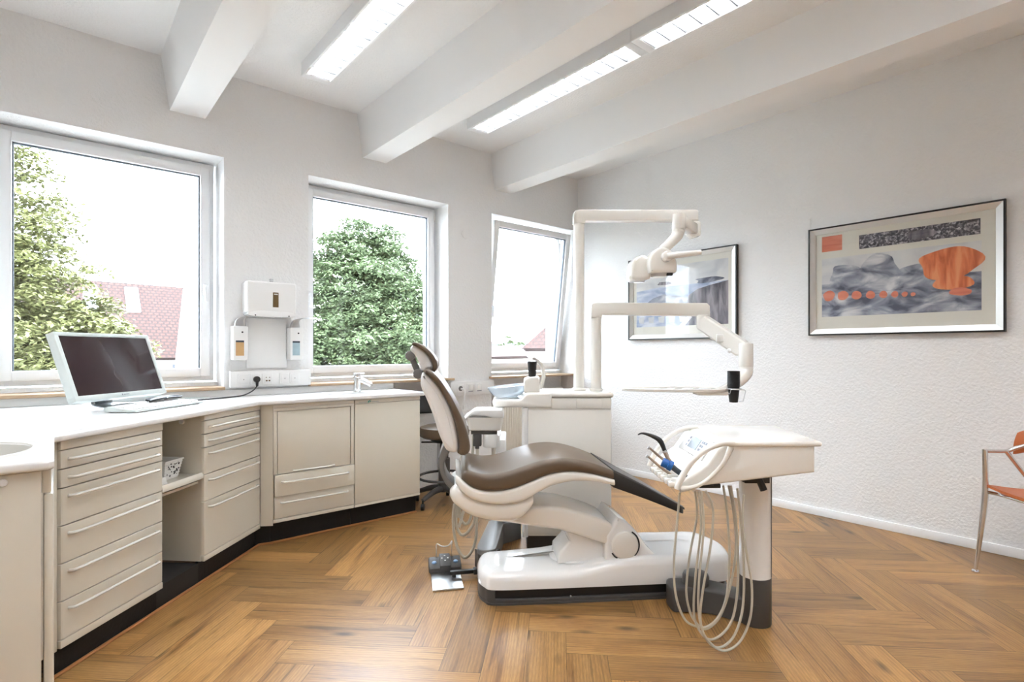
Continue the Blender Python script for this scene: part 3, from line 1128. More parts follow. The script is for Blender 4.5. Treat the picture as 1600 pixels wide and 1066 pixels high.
M().box((-.112, -.129, .004), (-.104, -.125, .012)).box((.104, -.129, .004), (.112, -.125, .012)).build('screws', BLACK, td)


def soap(x, liquid, label, mirror):
    root = thing('soap_dispenser', (x, YB, 1.141), label, 'soap dispenser', group='wall soap dispensers')
    M().box((-.046, -.085, 0), (.046, -.0, .225), .008).build('casing', MWHITE, root)
    M().prism([(-.03, .03), (-.03, .13), (.02, .13), (.02, .03)], -.0865, -.0845, 'xz').build('liquid_window', liquid, root)
    M().box((-.03, -.0872, .118), (.02, -.0864, .130)).build('bottle_cap', NAVY, root)
    M().cyl((.01, -.085, .185), (.01, -.089, .185), .0055, n=10).build('nozzle', BLACK, root)
    lv = M().prism(sm([(-.028, .222), (-.03, .24), (-.02, .268), (.01, .288), (.05, .296), (.052, .290), (.03, .282), (.02, .262), (.022, .222)], 4, True), -.075, -.03, 'xz', bevel=.002)
    lv.tube([(.045, -.06, .293), (.10, -.06, .296), (.15, -.06, .296)], .004, n=8)
    lv.build('lever', STEEL, root)


soap(.937, KRAFT, 'white soap dispenser with amber soap window, left of the panel', 1)
soap(1.300, AQUA, 'white soap dispenser with pale blue window, beside the middle window', 1)
tag(M().box((.99, YB - .012, 1.085), (1.252, YB - .002, 1.425), .002).build('splash_panel', MWHITE), 'white splash panel on the wall between the two soap dispensers', 'wall panel')

# ================================================================= DENTAL CHAIR
CA = radians(-34.2)
chair = thing('dental_chair', (1.981, 1.940, 0), 'taupe and ivory dental treatment chair on a glossy white base', 'dental chair', CA)

# base
OUT = sm([(-.435, -.06), (-.41, -.135), (-.36, -.176), (-.13, -.186), (.20, -.19), (.47, -.192), (.70, -.20), (.80, -.165), (.845, -.03), (.82, .10), (.755, .19),
          (.55, .205), (.25, .225), (.06, .235), (-.10, .185), (-.26, .16), (-.39, .14), (-.43, .07)], 5, True)


def ramp_z(x):
    t = min(max((x + .02) / .34, 0), 1)
    return .052 * t * t * (3 - 2 * t)


def inset(pts, d):
    n = len(pts)
    out = []
    for i in range(n):
        a, b = pts[i - 1], pts[(i + 1) % n]
        tx, ty = b[0] - a[0], b[1] - a[1]
        l = math.hypot(tx, ty) or 1
        out.append((pts[i][0] - ty / l * d, pts[i][1] + tx / l * d))
    return out


rg = []
for d, z in ((.012, .070), (.0, .074), (.0, .112), (.004, .127), (.012, .138), (.024, .146), (.040, .150)):
    rg.append([(x, y, z + (ramp_z(x) if z > .1 else 0)) for x, y in inset(OUT, d)])
for kx, ky in ((.92, .55), (.88, .03)):
    rg.append([(x * kx + .02, .03 + (y - .03) * ky, .1515 + ramp_z(x * kx + .02)) for x, y in inset(OUT, .040)])
M().rings(rg).build('base_cover', WHITE, chair, sharp=50)
b = M()
b.prism(inset(OUT, .022), .012, .074, 'xy')
b.build('base_core', BLACK, chair)
b = M()
b.prism(inset(OUT, .002), 0, .010, 'xy').prism(inset(OUT, .006), .010, .026, 'xy', bevel=.003, which='b')
b.prism([p for p in inset(OUT, .002) if p[0] < -.33], .02, .0715, 'xy')
b.build('base_rail', DGREY, chair)
M().cyl((.0, -.187, .034), (.0, -.184, .034), .004, n=10).build('base_screw', STEEL, chair)

# pedestal, lift arm, pivot
PED = [(-.02, .345), (.014, .262), (-.040, .205), (-.045, .150), (.24, .150), (.24, .25), (.20, .32)]
M().prism(PED, -.10, .10, 'xz', bevel=.02).build('pedestal', WHITE, chair)
M().lathe([(.17, .150), (.168, .156), (.155, .160)], (.09, 0, .006), 36, sx=.95, sy=.72).build('pedestal_collar', WHITE, chair)
tu = [(-.33, .47), (-.179, .455), (-.104, .452), (-.029, .444), (.065, .418), (.141, .392), (.20, .365), (.25, .325), (.30, .28)]
tl_ = [(-.33, .385), (-.197, .359), (-.104, .344), (-.048, .335), (.02, .312), (.10, .284), (.208, .246), (.30, .200)]
rg = []
for i in range(30):
    x = -.33 + .63 * i / 29
    ww = .145 if x > -.2 else .145
    rg.append([(x, y, z) for y, z in rrect(ww, interp(tl_, x), interp(tu, x), .022)])
M().rings(rg).build('lift_arm', CREAM, chair)
M().cyl((.275, -.166, .254), (.275, .166, .254), .067, n=40, bevel=.008).build('pivot_cap', CREAM, chair)
FA = sm([(.238, .392), (.300, .355), (.353, .296), (.395, .237), (.45, .187)], 4) + [(.45, .15), (.18, .15), (.18, .30)]
M().prism(FA, -.150, .150, 'xz', bevel=.02).build('pivot_fairing', WHITE, chair)
AR = [(.275 + .0725 * cos(radians(a)), .254 + .0725 * sin(radians(a))) for a in range(-150, 75, 15)]
M().tube([(x, -.1505, z) for x, z in AR], .0042, n=6, sub=2).build('pivot_seam', BLACK, chair)

# seat
low = [(-.515, .606), (-.506, .598), (-.466, .572), (-.405, .556), (-.335, .556), (-.264, .57), (-.193, .596), (-.139, .618), (-.085, .632), (-.022, .637), (.041, .632), (.114, .617), (.195, .592)]
upp = [(-.520, .640), (-.505, .655), (-.48, .652), (-.44, .640), (-.388, .634), (-.317, .642), (-.246, .663), (-.175, .685), (-.121, .696), (-.058, .701), (.005, .696), (.069, .682), (.133, .661), (.195, .636)]
lows, upps = sm(low, 4), sm(upp, 4)
rg = []
NS = 52
for i in range(NS):
    x = -.518 + .713 * i / (NS - 1)
    e = min(max((x + .518) / .10, 0), 1)
    ww = .205 + .043 * math.sqrt(1 - (1 - e) ** 2)
    if x > .05:
        ww -= .012 * (x - .05) / .145
    zt = interp(upps, x)
    if x < -.495:
        zt -= (1 - (x + .518) / .023) ** 2 * .018
    zb = interp(lows, x)
    ring = rrect(ww, zb, zt, .026, 5)
    n_ = len(ring)
    pts = []
    for y, z in ring:
        if z > (zt + zb) / 2:
            z -= .010 * max(0, 1 - (y / (ww * .85)) ** 2)
        pts.append((x, y, z))
    rg.append(pts)
M().rings(rg).build('seat_cushion', LEATH, chair, sharp=60)
# ivory shell band below the cushion
s_low = sm([(-.545, .585), (-.529, .568), (-.492, .531), (-.422, .503), (-.343, .492), (-.263, .498), (-.218, .512), (-.156, .546), (-.102, .571), (-.029, .588), (.044, .591), (.117, .584), (.20, .566)], 4)
s_top = sm([(-.545, .628), (-.525, .616), (-.506, .600), (-.466, .574), (-.405, .558), (-.335, .558), (-.264, .572), (-.193, .598), (-.139, .620), (-.085, .634), (-.022, .639), (.041, .634), (.114, .619), (.20, .594)], 4)
rg = []
for i in range(46):
    x = -.545 + .745 * i / 45
    e = min(max((x + .545) / .10, 0), 1)
    ww = .20 + .040 * math.sqrt(1 - (1 - e) ** 2)
    rg.append([(x, y, z) for y, z in rrect(ww, interp(s_low, x), max(interp(s_top, x), interp(s_low, x) + .02), .018)])
M().rings(rg).build('seat_shell', CREAM, chair, sharp=60)
p_low = sm([(-.572, .515), (-.560, .495), (-.536, .474), (-.474, .437), (-.404, .415), (-.332, .404), (-.279, .405), (-.235, .422), (-.205, .450), (-.185, .478)], 4)
p_top = sm([(-.572, .545), (-.56, .560), (-.53, .566), (-.492, .534), (-.422, .508), (-.343, .497), (-.263, .502), (-.218, .513), (-.185, .530)], 4)
rg = []
for i in range(34):
    x = -.572 + .387 * i / 33
    e = min(max((x + .572) / .12, 0), 1)
    ww = .15 + .070 * math.sqrt(1 - (1 - e) ** 2)
    zb = interp(p_low, x)
    rg.append([(x, y, z) for y, z in rrect(ww, zb, max(interp(p_top, x), zb + .01), .03)])
M().rings(rg).build('seat_pan', CREAM, chair, sharp=60)

# leg rest
rg = []
for i in range(22):
    t = i / 21
    x = .196 + .424 * t
    ww = .228 * (1 - t) + .085 * t
    if t > .9:
        ww *= math.sqrt(max(0.05, 1 - ((t - .9) / .1) ** 2 * .75))
    zt = .634 * (1 - t) + .402 * t + .004 * sin(pi * t)
    th = .078 * (1 - t) + .036 * t
    rg.append([(x, y, z) for y, z in rrect(ww, zt - th, zt, .006, 3)])
M().rings(rg).build('leg_rest', RUBB, chair)
rg = []
for i in range(22):
    t = i / 21
    x = .200 + .410 * t
    ww = .222 * (1 - t) + .08 * t
    zt = .634 * (1 - t) + .402 * t + .004 * sin(pi * t) + .0045
    rg.append([(x, y, z) for y, z in rrect(ww, zt - .012, zt, .004, 3)])
M().rings(rg).build('leg_rest_pad', LEGTOP, chair)

# backrest
BS = sm([(-.699, 1.100), (-.705, 1.042), (-.682, .987), (-.649, .904), (-.625, .826), (-.607, .781), (-.587, .741), (-.556, .728), (-.537, .736), (-.531, .758), (-.539, .825), (-.561, .908), (-.594, .986), (-.633, 1.048), (-.671, 1.086)], 3, True)
M().prism(BS, -.195, .195, 'xz', bevel=.016, seg=4).build('backrest_shell', MWHITE, chair, sharp=50)
BI = [(-.600, .79), (-.575, .757), (-.560, .750), (-.556, .765), (-.563, .825), (-.584, .905), (-.617, .982), (-.655, 1.038), (-.68, 1.068), (-.69, 1.07), (-.69, 1.03), (-.665, .97), (-.635, .90), (-.612, .83)]
M().prism(sm(BI, 3, True), -.2005, -.19, 'xz', bevel=.003).build('backrest_panel', MWHITE, chair)
BP = sm([(-.696, 1.113), (-.681, 1.123), (-.654, 1.109), (-.621, 1.076), (-.583, 1.021), (-.545, .954), (-.506, .871), (-.484, .799), (-.478, .749), (-.490, .722), (-.517, .717), (-.535, .730)], 3)
BQ = sm([(-.674, 1.092), (-.631, 1.048), (-.592, .986), (-.559, .908), (-.537, .825), (-.529, .758), (-.537, .735)], 3)
band(BP, BQ, .222, .020).build('backrest_cushion', LEATH, chair, sharp=60)
# bracket between seat and backrest
band(sm([(-.598, .765), (-.617, .72), (-.625, .676), (-.617, .621), (-.59, .566), (-.541, .515)], 4),
     sm([(-.560, .745), (-.584, .70), (-.598, .665), (-.593, .621), (-.574, .585), (-.528, .548)], 4), .085, .008, y0=-.045).build('backrest_bracket', MGREY, chair)
# headrest
HS = sm([(-.748, 1.228), (-.760, 1.206), (-.735, 1.178), (-.716, 1.134), (-.701, 1.106), (-.675, 1.112), (-.655, 1.112), (-.653, 1.134), (-.67, 1.174), (-.703, 1.208)], 3, True)
M().prism(HS, -.105, .105, 'xz', bevel=.014, seg=4).build('headrest_shell', MWHITE, chair, sharp=50)
band(sm([(-.752, 1.236), (-.736, 1.243), (-.697, 1.226), (-.663, 1.198), (-.638, 1.163), (-.630, 1.129), (-.642, 1.100)], 3),
     sm([(-.748, 1.227), (-.735, 1.224), (-.705, 1.208), (-.672, 1.175), (-.655, 1.136), (-.656, 1.116), (-.657, 1.104)], 3), .128, .014, 24).build('headrest_cushion', LEATH, chair, sharp=60)
hl = M()
hl.cyl((-.765, -.06, 1.178), (-.765, .06, 1.178), .0235, bevel=.004)
hl.cyl((-.727, -.06, 1.090), (-.727, .06, 1.090), .0235, bevel=.004)
hl.build('headrest_joint', MGREY, chair)
hk = M()
a_ = math.atan2(1.090 - 1.178, .038)
hk.box((-.05, -.034, -.013), (.05, .034, .013), .004, rot=Matrix.Rotation(-a_, 3, 'Y'), piv=(0, 0, 0))
hk.xf(Matrix.Translation((-.746, 0, 1.134))).build('headrest_link', MGREY, chair)
hb = M().box((-.735, -.02, 1.06), (-.69, .02, 1.085), .006).box((-.762, -.03, 1.172), (-.715, .03, 1.196), .006)
hb.build('headrest_mount', STEEL, chair)

# ---- foot control
fc = thing('foot_control', (1.506, 2.274, 0), 'grey foot control with steel plate and wire loop beside the chair base', 'foot control', radians(-29))
M().box((-.078, 0, 0), (.078, .285, .010), .003).build('base_plate', STEEL, fc)
bx = M().prism([(.205, .010), (.205, .034), (.22, .048), (.290, .066), (.296, .010)], -.088, .088, 'yz', bevel=.010)
bx.prism([(.195, .026), (.195, .050), (.21, .060), (.288, .082), (.292, .03)], -.030, .030, 'yz', bevel=.006)
bx.build('pedal_body', DGREY, fc)
for x in (-.058, .058):
    M().sphere((x, .238, .054), .0135, sz=.6).build('pedal_button', LBLUE, fc)
ar = M()
SLP = math.atan2(.022, .078)
for dx, dy in ((-.016, 0), (.016, 0), (0, .020), (0, -.020)):
    yy = .250 + dy
    zz = .060 + (yy - .21) * .282
    ar.box((dx - .004, yy - .004, zz - .001), (dx + .004, yy + .004, zz + .0015))
ar.build('arrow_marks', PAPER, fc)
M().tube([(-.044, .285, .04), (-.044, .287, .105), (-.044, .29, .130), (-.036, .286, .138), (-.018, .278, .128), (.008, .276, .125), (.028, .282, .130), (.040, .292, .145), (.044, .30, .138), (.040, .288, .118), (.040, .285, .04)], .0034, n=8, sub=4).build('wire_loop', STEEL, fc)
M().box((.020, .125, .024), (.150, .150, .044), .004).box((.142, .118, .020), (.162, .158, .048), .004).box((.030, .130, .008), (.05, .146, .03)).build('connector', BLACK, fc)

# ================================================================= TREATMENT UNIT WITH SPITTOON
ut = thing('treatment_unit', vw(.34, 3.38), 'ivory treatment unit with spittoon behind the dental chair', 'treatment unit', VROT)
# local: x right, y away, origin under the tower
m = M()
m.box((-.252, -.17, .10), (.252, .17, .925), .012)
m.build('tower', CREAM, ut)
M().box((-.262, -.185, .925), (.262, .185, .955), .014, 4).build('top_slab', CREAM, ut)
pn = M()
pn.box((-.105, -.176, .858), (.246, -.169, .922), .002)
pn.box((-.245, -.1745, .12), (.246, -.169, .852), .003)
pn.build('front_panels', CREAM, ut)
M().box((.040, -.181, .862), (.192, -.172, .920), .004).build('hatch', CREAM, ut)
M().box((-.25, -.15, 0), (.25, .165, .10)).build('foot_recess', DGREY, ut)
M().cyl((-.262, -.165, .10), (-.262, -.165, .865), .019, n=20).build('edge_post', WHITE, ut)
# spittoon arm and bowl
arm = M()
arm.prism(sm([(-.44, .868), (-.455, .885), (-.455, .905), (-.44, .913)], 3) + sm([(-.30, .913), (-.285, .92), (-.265, .94), (-.245, .951)], 3) + [(-.105, .951), (-.105, .868)], -.19, .12, 'xz', bevel=.012)
arm.build('spittoon_arm', CREAM, ut)
bw = M()
prof = [(.005, -.028), (.05, -.03), (.085, -.022), (.110, .005), (.128, .036), (.131, .040), (.126, .040), (.106, .008), (.080, -.017), (.05, -.024), (.005, -.022)]
bw.lathe(prof, (0, 0, 0), 40)
bw.xf(Matrix.Translation((-.362, -.05, .948)) @ Matrix.Rotation(radians(-6), 4, 'Y'))
bw.build('bowl', BOWLG, ut)
M().lathe([(.07, 0), (.075, .012), (.055, .02)], (-.362, -.05, .905), 28).build('bowl_seat', WHITE, ut)
cb = M().prism(sm([(-.268, .952), (-.270, 1.015), (-.255, 1.040), (-.21, 1.048), (-.182, 1.048), (-.172, 1.03), (-.172, .952)], 3), -.16, -.02, 'xz', bevel=.012)
cb.build('cup_filler_block', CREAM, ut)
M().tube([(-.168, -.06, .97), (-.150, -.06, 1.02), (-.147, -.06, 1.075), (-.167, -.07, 1.125), (-.203, -.085, 1.155), (-.215, -.09, 1.152)], [.011, .012, .012, .0105, .009, .007], n=12).build('cup_filler_spout', CREAM, ut)
# poles and horizontal arms
P1, P2 = .078, .182
pl = M().cyl((P1, -.0, .955), (P1, -.0, 2.02), .0335, n=28)
pl.cyl((P1, 0, .955), (P1, 0, .972), .044, n=28, bevel=.004)
pl.build('lamp_pole', CREAM, ut)
t1 = M()
t1.prism(sm([(P1 - .036, 1.995), (P1 - .036, 2.052), (P1 - .022, 2.072), (P1 + .01, 2.077)], 4) + [(.80, 2.077), (.815, 2.07), (.815, 2.010), (P1 + .036, 2.010), (P1 + .034, 1.99)], -.036, .036, 'xz', bevel=.008)
t1.build('lamp_beam', CREAM, ut)
pl = M().cyl((P2, -.02, .955), (P2, -.02, 1.44), .0325, n=28)
pl.cyl((P2, -.02, .955), (P2, -.02, .970), .040, n=28, bevel=.004)
pl.build('tray_pole', CREAM, ut)
t2 = M()
t2.prism(sm([(P2 - .034, 1.405), (P2 - .034, 1.478), (P2 - .022, 1.496), (P2 + .01, 1.500)], 4) + [(.86, 1.497), (.878, 1.48), (.880, 1.415), (.865, 1.405), (.80, 1.418), (P2 + .034, 1.425), (P2 + .032, 1.405)], -.055, .015, 'xz', bevel=.008)
t2.build('tray_beam', CREAM, ut)

# operating lamp hanging from the upper beam
lm = thing('operating_lamp', vw(1.12, 3.38, 1.98), 'ivory operating lamp with handle hanging from the upper beam', 'operating lamp', VROT)
# local origin near the end of the beam
a1 = M()
a1.prism([(-.03, .028), (-.03, -.05), (.0, -.075), (.048, -.062), (.052, .02), (.03, .03)], -.036, .036, 'xz', bevel=.01)
a1.build('end_joint', CREAM, lm)
a2 = M().box((-.034, -.27, -.032), (.034, 0, .034), .010, rot=Matrix.Rotation(-.62, 3, 'Z'), piv=(0, 0, 0)).xf(Matrix.Translation((.012, 0, -.022)))
a2.build('swivel_arm', CREAM, lm)
SXL, SYL = -.150, -.235
a3 = M().cyl((SXL, SYL, .018), (SXL, SYL, -.075), .0385, n=26, bevel=.008).cyl((SXL, SYL, -.075), (SXL - .004, SYL, -.088), .036, n=26)
a3.build('swivel_head', CREAM, lm)
a4 = M().tube([(SXL - .002, SYL, -.075), (SXL - .012, SYL, -.108), (SXL - .05, SYL - .01, -.150), (SXL - .105, SYL - .02, -.200)], [.036, .034, .030, .027], n=18)
a4.build('elbow', CREAM, lm)
hd = M()
HX, HZ = -.272, -.262
prof = sm([(-.070, -.075), (-.078, -.02), (-.062, .035), (-.01, .070), (.045, .052), (.076, .0), (.082, -.055), (.078, -.072)], 4)
hd.prism([(HX + a, HZ + b_) for a, b_ in prof], -.34, -.19, 'xz', bevel=.016, seg=4)
hd.build('lamp_head', CREAM, lm)
h2 = M()
pr2 = sm([(-.158, -.105), (-.166, -.04), (-.150, .01), (-.10, .035), (-.06, .01), (-.05, -.085), (-.08, -.108)], 4, True)
h2.prism([(HX + a, HZ + b_) for a, b_ in pr2], -.285, -.14, 'xz', bevel=.018, seg=4)
h2.build('side_reflector', CREAM, lm)
h3 = M().cyl((HX + .0, -.265, HZ - .07), (HX + .0, -.265, HZ - .092), .055, .044, n=28)
h3.cyl((HX - .105, -.21, HZ - .10), (HX - .105, -.21, HZ - .116), .040, .030, n=28)
h3.build('lens', LENS, lm)
M().tube([(HX + .02, -.352, HZ + .012), (HX + .06, -.362, HZ + .018), (HX + .205, -.362, HZ + .034)], [.022, .0185, .0145], n=14, smooth=False).cyl((HX + .015, -.335, HZ + .012), (HX + .022, -.365, HZ + .014), .03, bevel=.005).build('handle', CREAM, lm)
M().box((HX + .03, -.31, HZ - .088), (HX + .065, -.285, HZ - .072), .003).build('sensor', BLACK, lm)

# instrument tray on its jointed arm
ty = thing('tray_arm', vw(1.09, 3.36, 1.40), 'ivory jointed arm carrying the oval instrument tray', 'tray arm', VROT)
# local origin at the beam end; y toward the viewer is negative
def jt(p, d, z):      # absolute right, ahead, height -> local
    return (p - 1.09, d - 3.36, z - 1.40)
j = M().cyl(jt(1.178, 3.34, 1.425), jt(1.178, 3.34, 1.345), .038, n=24, bevel=.006)
j.build('upper_joint', CREAM, ty)
sa = M()
A_, B_ = Vector(jt(1.165, 3.30, 1.375)), Vector(jt(1.325, 3.12, 1.215))
d_ = (B_ - A_).normalized()
sd = d_.cross(Vector((0, 0, 1))).normalized()
u_ = sd.cross(d_)
rg = []
for t, hh_ in ((-.02, .034), (0, .046), (.5, .047), (1, .048), (1.06, .038)):
    c_ = A_ + (B_ - A_) * t
    rg.append([c_ + sd * a * .032 + u_ * b_ * hh_ for a, b_ in ((1, .8), (.8, 1), (-.8, 1), (-1, .8), (-1, -.8), (-.8, -1), (.8, -1), (1, -.8))])
sa.rings(rg)
sa.build('spring_arm', CREAM, ty, sharp=30)
M().box(jt(1.20, 3.17, 1.255), jt(1.245, 3.185, 1.30), .003).build('arm_badge', PAPER, ty)
j = M().cyl(jt(1.331, 3.08, 1.245), jt(1.331, 3.08, 1.110), .0395, n=26, bevel=.006)
j.build('lower_joint', CREAM, ty)
M().sphere(jt(1.268, 3.15, 1.205), .016).build('lock_knob', MWHITE, ty)
fa = M()
P_ = [jt(1.331, 3.08, 1.115), jt(1.325, 3.07, 1.075), jt(1.27, 3.03, 1.03), jt(1.17, 2.98, .992), jt(1.12, 2.96, .985)]
fa.tube(P_, [.038, .037, .030, .022, .016], n=14, sub=4)
fa.build('forearm', CREAM, ty)
tp = M()
outl = sm([(.60, 2.96), (.72, 2.86), (.95, 2.825), (1.10, 2.86), (1.165, 2.95), (1.10, 3.04), (.95, 3.075), (.72, 3.05)], 5, True)
tp.prism([(a - 1.09, b_ - 3.36) for a, b_ in outl], .984 - 1.40, .9955 - 1.40, 'xy', bevel=.004)
tp.build('tray_plate', CREAM, ty)
M().tube([jt(a, b_, .9965) for a, b_ in outl + outl[:1]], .0035, n=6, smooth=False).build('tray_rim', CREAM, ty)
M().box(jt(1.00, 2.90, .962), jt(1.165, 3.01, .985), .010).build('tray_socket', CREAM, ty)
dp = M()
for x, y, r in ((.86, 2.93, .025), (.95, 2.93, .030), (1.05, 2.95, .033)):
    dp.lathe([(r, 0), (r - .004, .004), (.004, .005)], jt(x, y, .996), 22, sy=.5)
dp.build('finger_dips', STEEL, ty)
# wire cup ring
wr = M()
cx, cy = 1.208, 2.95
wr.tube([jt(1.15, cy - .02, .975), jt(1.165, cy - .055, .972), jt(1.172, cy - .055, .995), jt(1.245, cy - .055, .992), jt(1.252, cy - .05, .985), jt(1.238, cy - .05, .930), jt(1.235, cy, .925)], .0022, n=6, smooth=False)
wr.tube([jt(cx + .041 * cos(radians(a)), cy + .041 * sin(radians(a)), .996) for a in range(0, 361, 15)], .002, n=6, smooth=False)
wr.build('cup_ring', STEEL, ty)


def cup(x, d, z, label, group=None, rim=.0335):
    root = thing('cup', vw(x, d, z), label, 'cup', group=group)
    M().lathe([(.022, .0), (.0225, .002), (rim - .002, .086), (rim, .088), (rim, .092), (rim - .0025, .092), (.0205, .004), (.002, .003)], (0, 0, 0), 24, caps=False).build('wall', BLACK, root)
    return root


ct = cup(.1225, 3.28, 1.046, 'black plastic cup standing on the cup filler of the spittoon', rim=.0305)
c0 = cup(1.208, 2.95, .922, 'black plastic cup nested below the topmost cup of the wire ring stack', 'stack of black cups')
for k in range(1, 11):
    c_ = copy_tree(c0)
    c_.location.z = .922 + k * .0078
    if k == 10:
        c_['label'] = 'topmost black plastic cup of the stack held by the wire ring'

# swing arm from chair base to the unit
sw = thing('swing_arm', vw(-.137, 2.965), 'dark grey floor arm linking chair base and treatment unit', 'swing arm', VROT)
pts = sm([(-.055, .03), (-.045, -.03), (0, -.052), (.045, -.03), (.055, .03)], 4) + [(.083, .40), (.195, .50), (.195, .58), (-.01, .46)]
M().prism(pts, .0, .128, 'xy', bevel=.006, which='b').build('body', MGREY, sw)
M().prism([(p[0] * 1.02, p[1] * 1.02) for p in pts[:17]] + [(.07, .05), (-.07, .05)], 0, .10, 'xy', bevel=.004).build('foot', DGREY, sw)

# ================================================================= ASSISTANT ELEMENT
ae = thing('assistant_element', vw(-.155, 3.16, .745), 'white assistant instrument holder behind the backrest', 'instrument holder', VROT)
b1 = M()
rg = []
for z, sx_, sy_ in ((0, .085, .07), (.006, .092, .078), (.07, .104, .088), (.078, .104, .088)):
    rg.append([(x, y, z) for x, y in rrect(sx_, -sy_, sy_, .02)])
b1.rings(rg)
b1.build('holder_body', CREAM, ae)
lid = sm([(-.112, .058), (-.085, .085), (-.06, .092), (.0, .088), (.05, .078), (.108, .078)], 4)
lid += [(.108, .108), (.098, .121), (-.055, .121), (-.075, .112), (-.095, .095), (-.115, .083)]
M().prism(lid, -.095, .095, 'xz', bevel=.006).build('lid', MWHITE, ae)
d = M().box((-.08, -.06, -.022), (.07, .06, .0), .004)
d.box((-.07, -.065, -.09), (-.02, -.03, -.02), .006).cyl((-.045, -.048, -.09), (-.045, -.048, -.105), .012)
d.build('underside_sockets', DGREY, ae)
M().cyl((.03, -.035, -.022), (.03, -.035, -.098), .042, n=24, bevel=.005).build('swivel', MWHITE, ae)
bk = M()
bk.box((.02, -.04, -.098), (.085, .30, -.032), .006)
bk.box((.06, -.02, -.30), (.118, .32, -.06), .008)
bk.box((.06, .20, -.60), (.12, .30, -.28), .01)
bk.build('carrier_arm', MWHITE, ae)
for pts in ([(-.045, -.05, -.10), (-.04, -.05, -.22), (-.03, -.05, -.40)], [(-.065, -.02, -.02), (-.075, -.03, -.15), (-.10, -.02, -.36), (-.15, -.04, -.56)],
            [(-.10, -.05, -.05), (-.14, -.05, -.18), (-.152, -.05, -.35), (-.155, -.05, -.5)]):
    M().tube(pts, .009, n=10).build('hose', HOSE, ae)
for pts in ([(-.175, -.06, -.42), (-.182, -.06, -.52), (-.165, -.07, -.64), (-.125, -.08, -.715), (-.085, -.08, -.70), (-.052, -.06, -.62), (-.05, -.05, -.48)],
            [(-.165, -.02, -.42), (-.17, -.02, -.54), (-.14, -.03, -.605), (-.10, -.03, -.59), (-.065, -.02, -.53), (-.06, -.02, -.44)],
            [(-.155, .03, -.42), (-.15, .03, -.52), (-.12, .03, -.565), (-.09, .03, -.53), (-.085, .03, -.44)]):
    M().tube(pts, .0085, n=10).build('hose', HOSE, ae)

# ================================================================= DELIVERY UNIT (instrument head on column)
du = thing('delivery_unit', vw(1.078, 2.40), 'ivory instrument delivery head on a white column with hanging hoses', 'delivery unit', VROT)


def dl(r, d, z):
    return (r - 1.078, d - 2.40, z)


def pdl(pts):
    return [(p[0] - 1.078, p[1]) for p in pts]


yn, yf = 2.095 - 2.40, 2.565 - 2.40
M().cyl(dl(1.078, 2.40, .21), dl(1.078, 2.40, .70), .066, n=36).build('column', WHITE, du)
M().box(dl(1.1285, 2.3555, .215), dl(1.1315, 2.3585, .66)).build('column_seam', MGREY, du)
M().cyl(dl(1.078, 2.40, .0), dl(1.078, 2.40, .21), .067, n=36, bevel=.005).cyl(dl(1.078, 2.40, .098), dl(1.078, 2.40, .101), .0676, n=36).build('column_foot', DGREY, du)
M().cyl(dl(1.078, 2.40, .655), dl(1.078, 2.40, .69), .072, n=36).build('column_collar', DGREY, du)
# arm from the chair base
pts = [(p[0] - 1.078, p[1] - 2.40) for p in ((.738, 2.49), (.738, 2.59), (.80, 2.605), (.92, 2.59), (.99, 2.55), (1.07, 2.47), (1.14, 2.40), (1.08, 2.335), (1.0, 2.385), (.92, 2.45), (.85, 2.475), (.77, 2.475))]
M().prism(sm(pts, 4, True), .006, .112, 'xy', bevel=.012, which='b').build('floor_arm', DGREY, du)
M().cyl(dl(.862, 2.54, .0), dl(.862, 2.54, .165), .060, n=30, bevel=.018).build('arm_pivot', DGREY, du)

# head body
side = [(.676, .663), (.63, .668), (.645, .70), (.72, .80), (.80, .838), (1.181, .822), (1.181, .727)]
hb_ = M()
hb_.prism(pdl([(.676, .664), (.645, .676), (.70, .715), (.762, .755), (.800, .810), (.828, .840), (.86, .846), (1.181, .838), (1.181, .727), (.72, .672)]), yn + .012, yf - .012, 'xz', bevel=.010, seg=3)
hb_.build('head_body', CREAM, du)
lid = M()
lid.prism([(.835 - 1.078, yn), (1.200 - 1.078, yn), (1.246 - 1.078, yf), (.862 - 1.078, yf)], .829, .850, 'xy', bevel=.009, seg=3)
lid.build('head_lid', CREAM, du)
# display panel lying on the slope (slope from (.70,.742) to (.80,.832))
SL = math.atan2(.075, .053)
pn = M()
RS = Matrix.Rotation(-SL, 4, 'Y')
MT = Matrix.Translation(dl(.790, 2.325, .797)) @ RS
pn.box((-.046, -.150, -.004), (.046, .150, .006), .004).xf(MT)
pn.build('control_panel', WHITE, du)
M().box((-.022, -.042, .0055), (.030, .062, .0075)).xf(MT).build('display', LCD, du)
for a, b_ in ((.022, -.062), (.004, -.062), (.022, -.082), (.004, -.082), (.022, -.104), (-.014, -.066), (-.014, -.086), (.020, .082), (.002, .082), (-.016, .082)):
    M().box((a - .0055, b_ - .007, .0055), (a + .0055, b_ + .007, .0072)).xf(MT).build('key', PRINT, du)

# curved handle loops on both sides
for y, nm in ((yn - .008, 'near'), (yf - .06, 'far')):
    lp = [(.636, .668), (.648, .700), (.672, .744), (.706, .786), (.755, .823), (.812, .845), (.856, .845)]
    g = M().tube([(x - 1.078, y, z) for x, z in lp], [.012, .0125, .012, .0115, .011, .012, .014], n=14)
    lp2 = [(.648, .668), (.690, .673), (.735, .690), (.785, .732), (.820, .775), (.845, .828)]
    g.tube([(x - 1.078, y + .003, z) for x, z in lp2], [.014, .009, .008, .008, .009, .012], n=12)
    g.build('grab_handle', CREAM, du)
